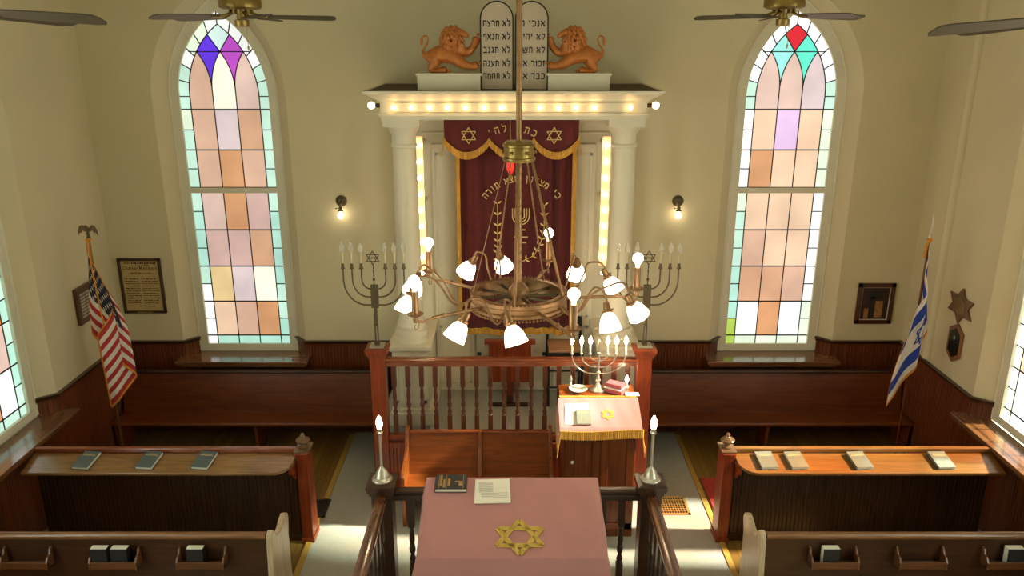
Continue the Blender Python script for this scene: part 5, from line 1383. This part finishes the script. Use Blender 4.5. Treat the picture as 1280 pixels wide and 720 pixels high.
mb = MB(); mb.lathe([(.02, tz_), (.02, tz_ + .03), (.012, tz_ + .04), (.012, tz_ + .07)], seg=12); mb.tube([(0, 0, tz_ + .07), (0, 0, tz_ + .24)], [.006, .003], 8)
mb.prism([(0, -.014, tz_ + .09), (0, -.02, tz_ + .13), (0, -.008, tz_ + .18), (0, 0, tz_ + .25), (0, .008, tz_ + .18), (0, .02, tz_ + .13), (0, .014, tz_ + .09)], (.006, 0, 0))
mb.build('spear_finial', SILVER, fi, smooth=50)

# ------------------------------------------------------------------ wall plaques
DKF = wood('picture_frame_wood', hexs(52, 30, 18), hexs(80, 48, 28), 'X', rough=.35)
fr = thing('framed_charter', 'framed yellowed document on the back wall right of the striped flag', 'framed document', (-4.24, D, 0))
fz0, fz1, fw = 1.515, 2.175, .49
def frame_mb(w, z0, z1, b, t, y0=0):
    mb = MB()
    for (cx_, cz_, sx, sz_) in ((0, z0 + b / 2, w, b), (0, z1 - b / 2, w, b), (-w / 2 + b / 2, (z0 + z1) / 2, b, z1 - z0), (w / 2 - b / 2, (z0 + z1) / 2, b, z1 - z0)): mb.box((cx_, y0 - t / 2, cz_), (sx, t, sz_))
    return mb
frame_mb(fw, fz0, fz1, .032, .03).build('frame', DKF, fr, bevel=.004)
mb = MB(); mb.box((0, -.008, (fz0 + fz1) / 2), (fw - .05, .01, fz1 - fz0 - .05)); mb.build('parchment', plain('yellowed_paper', hexs(188, 164, 112), .6, var=.08, scale=5), fr)
mb = MB(); tr = lambda z, s, t_: add_text(mb, t_, s, Matrix.Translation((0, -.0145, z)) @ UPY, .0006)
tr(2.04, .055, 'Charter Members')
rnd = random.Random(3)
def scrib(x0, x1, z, h=.008):
    x = x0
    while x < x1:
        w_ = rnd.uniform(.012, .04); mb.box((min(x + w_ / 2, x1), -.0142, z + rnd.uniform(-.002, .002)), (w_, .001, h * rnd.uniform(.6, 1.2))); x += w_ + .007
scrib(-.17, .17, 2.115, .02); scrib(-.09, .09, 2.085, .010); scrib(-.11, .10, 2.0, .010)
for k in range(11): scrib(-.185, -.035, 1.93 - k * .029, .011); scrib(.0, .17, 1.93 - k * .029, .011)
scrib(-.06, .1, 1.60, .01)
mb.build('handwriting', plain('faded_ink', hexs(84, 62, 38), .6), fr)
mb = MB(); mb.box((0, -.032, fz0 + .016), (.18, .003, .014)); mb.build('name_plate', BRASS, fr)

pf = thing('framed_picture', 'dark framed picture with thin white line on the back wall beside the right window', 'picture', (xat(1092.5, D, 1.6) + .0, D, 0))
pz0, pz1, pw_ = zy(404, D), zy(353.5, D), .425
frame_mb(pw_, pz0, pz1, .05, .03).build('frame', wood('picture_frame_red', hexs(58, 24, 12), hexs(84, 38, 20), 'X', rough=.3), pf, bevel=.004)
mb = MB(); mb.box((0, -.007, (pz0 + pz1) / 2), (pw_ - .08, .01, pz1 - pz0 - .08)); mb.build('picture_ground', plain('dark_picture', hexs(52, 20, 16), .3, var=.4, scale=9), pf)
frame_mb(pw_ - .10, pz0 + .05, pz1 - .05, .007, .004, -.012).build('white_line', PAPER, pf)
mb = MB(); z_ = (pz0 + pz1) / 2; mb.box((.05, -.013, z_ - .07), (.09, .002, .2)); mb.box((-.09, -.013, z_ - .12), (.05, .002, .12)); mb.build('pale_patches', plain('picture_amber', hexs(150, 104, 54), .4, var=.35, scale=30), pf)
mb = MB(); mb.box((0, -.0125, z_ + .11), (.15, .002, .09)); mb.box((-.03, -.0125, z_ - .05), (.07, .002, .26)); mb.build('dark_shape', plain('picture_dark', hexs(20, 24, 20), .4, var=.3), pf)

# right wall plaques (thin in X)
sp_ = thing('star_plaque', 'wooden star-shaped plaque with brass centre on the right wall', 'plaque', (XR, 7.75, 1.965))
mb = MB(); pts = []
for j in range(12):
    a = PI / 2 + j * PI / 6; r = .235 if j % 2 == 0 else .136; pts.append((0, r * math.cos(a) * 1.06, r * math.sin(a) * .80))
mb.prism(pts, (-.025, 0, 0)); mb.build('star_board', wood('plaque_wood', hexs(86, 58, 30), hexs(120, 84, 46), 'Z'), sp_, bevel=.005)
mb = MB(); mb.prism([(-.0255, .125 * math.cos(j * PI / 3 + PI / 6), .10 * math.sin(j * PI / 3 + PI / 6)) for j in range(6)], (-.003, 0, 0)); mb.build('brass_plate', plain('plaque_brass', hexs(134, 108, 66), .3, .7), sp_)
hp = thing('hexagonal_plaque', 'long hexagonal framed plaque with dark centre below the star plaque', 'plaque', (XR, 7.74, 1.57))
o6 = [(0, .21), (.13, .13), (.13, -.13), (0, -.21), (-.13, -.13), (-.13, .13)]
mb = MB(); mb.prism([(0, y, z) for y, z in o6], (-.022, 0, 0)); mb.build('board', wood('plaque_oak', hexs(110, 68, 34), hexs(150, 98, 52), 'Z'), hp, bevel=.004)
mb = MB(); mb.prism([(-.0225, y * .72, z * .76) for y, z in o6], (-.003, 0, 0)); mb.build('dark_centre', plain('plaque_black', hexs(22, 26, 26), .15), hp)
mb = MB(); mb.ball((-.026, .0, .055), (.004, .016, .022), 10); mb.build('oval_portrait', plain('plaque_grey', hexs(150, 156, 140), .3), hp)
np_ = thing('memorial_board', 'wooden board of small pale name plates on the left wall behind the striped flag', 'plaque', (XL, 8.15, 1.87))
mb = MB(); mb.box((.02, 0, 0), (.04, .40, .40)); mb.build('board', wood('memorial_wood', hexs(70, 44, 24), hexs(98, 64, 36), 'Z'), np_, bevel=.01)
mb = MB()
for j in range(3):
    for k in range(8): mb.box((.042, -.10 + j * .11, .12 - k * .034), (.004, .095, .022))
mb.build('name_plates', plain('pale_plate', hexs(180, 178, 160), .35, .3), np_)

# ------------------------------------------------------------------ floor items
rg = MB(); rg.box((2.9, 7.24, .010), (1.72, .92, .018)); o = rg.build('area_rug', RUG, bevel=.004); tag(o, 'red rug on the wood floor behind the right prayer desk', 'rug')
rg = MB(); rg.box((-3.05, 7.17, .010), (1.8, 1.0, .018)); o = rg.build('area_rug', RUG, bevel=.004); tag(o, 'red rug mostly hidden behind the left prayer desk', 'rug')
def grille(x0, x1, y0, y1, mat, label, z0, nx=12, ny=7):
    g = thing('floor_grille', label, 'floor vent', ((x0 + x1) / 2, (y0 + y1) / 2, z0)); w, d = x1 - x0, y1 - y0
    mb = MB(); b = .025
    for (cx_, cy_, sx, sy) in ((0, -d / 2 + b / 2, w, b), (0, d / 2 - b / 2, w, b), (-w / 2 + b / 2, 0, b, d), (w / 2 - b / 2, 0, b, d)): mb.box((cx_, cy_, .006), (sx, sy, .010))
    for i in range(1, nx): mb.box((-w / 2 + b + (w - 2 * b) * i / nx, 0, .005), (.006, d - 2 * b, .007))
    for i in range(1, ny): mb.box((0, -d / 2 + b + (d - 2 * b) * i / ny, .0055), (w - 2 * b, .008, .007))
    mb.build('grate', mat, g)
    mb = MB(); mb.box((0, 0, .001), (w - b, d - b, .002)); mb.build('duct_shade_plate', BLACK, g)  # flat black plate stands in for the shade down the duct
grille(1.42, 1.79, 7.0, 7.33, BRGR, 'brass floor grille set in the pale carpet of the right aisle', .012)
grille(-2.22, -1.865, 6.95, 7.27, FGREY, 'dark floor grille beside the left prayer desk', .012)
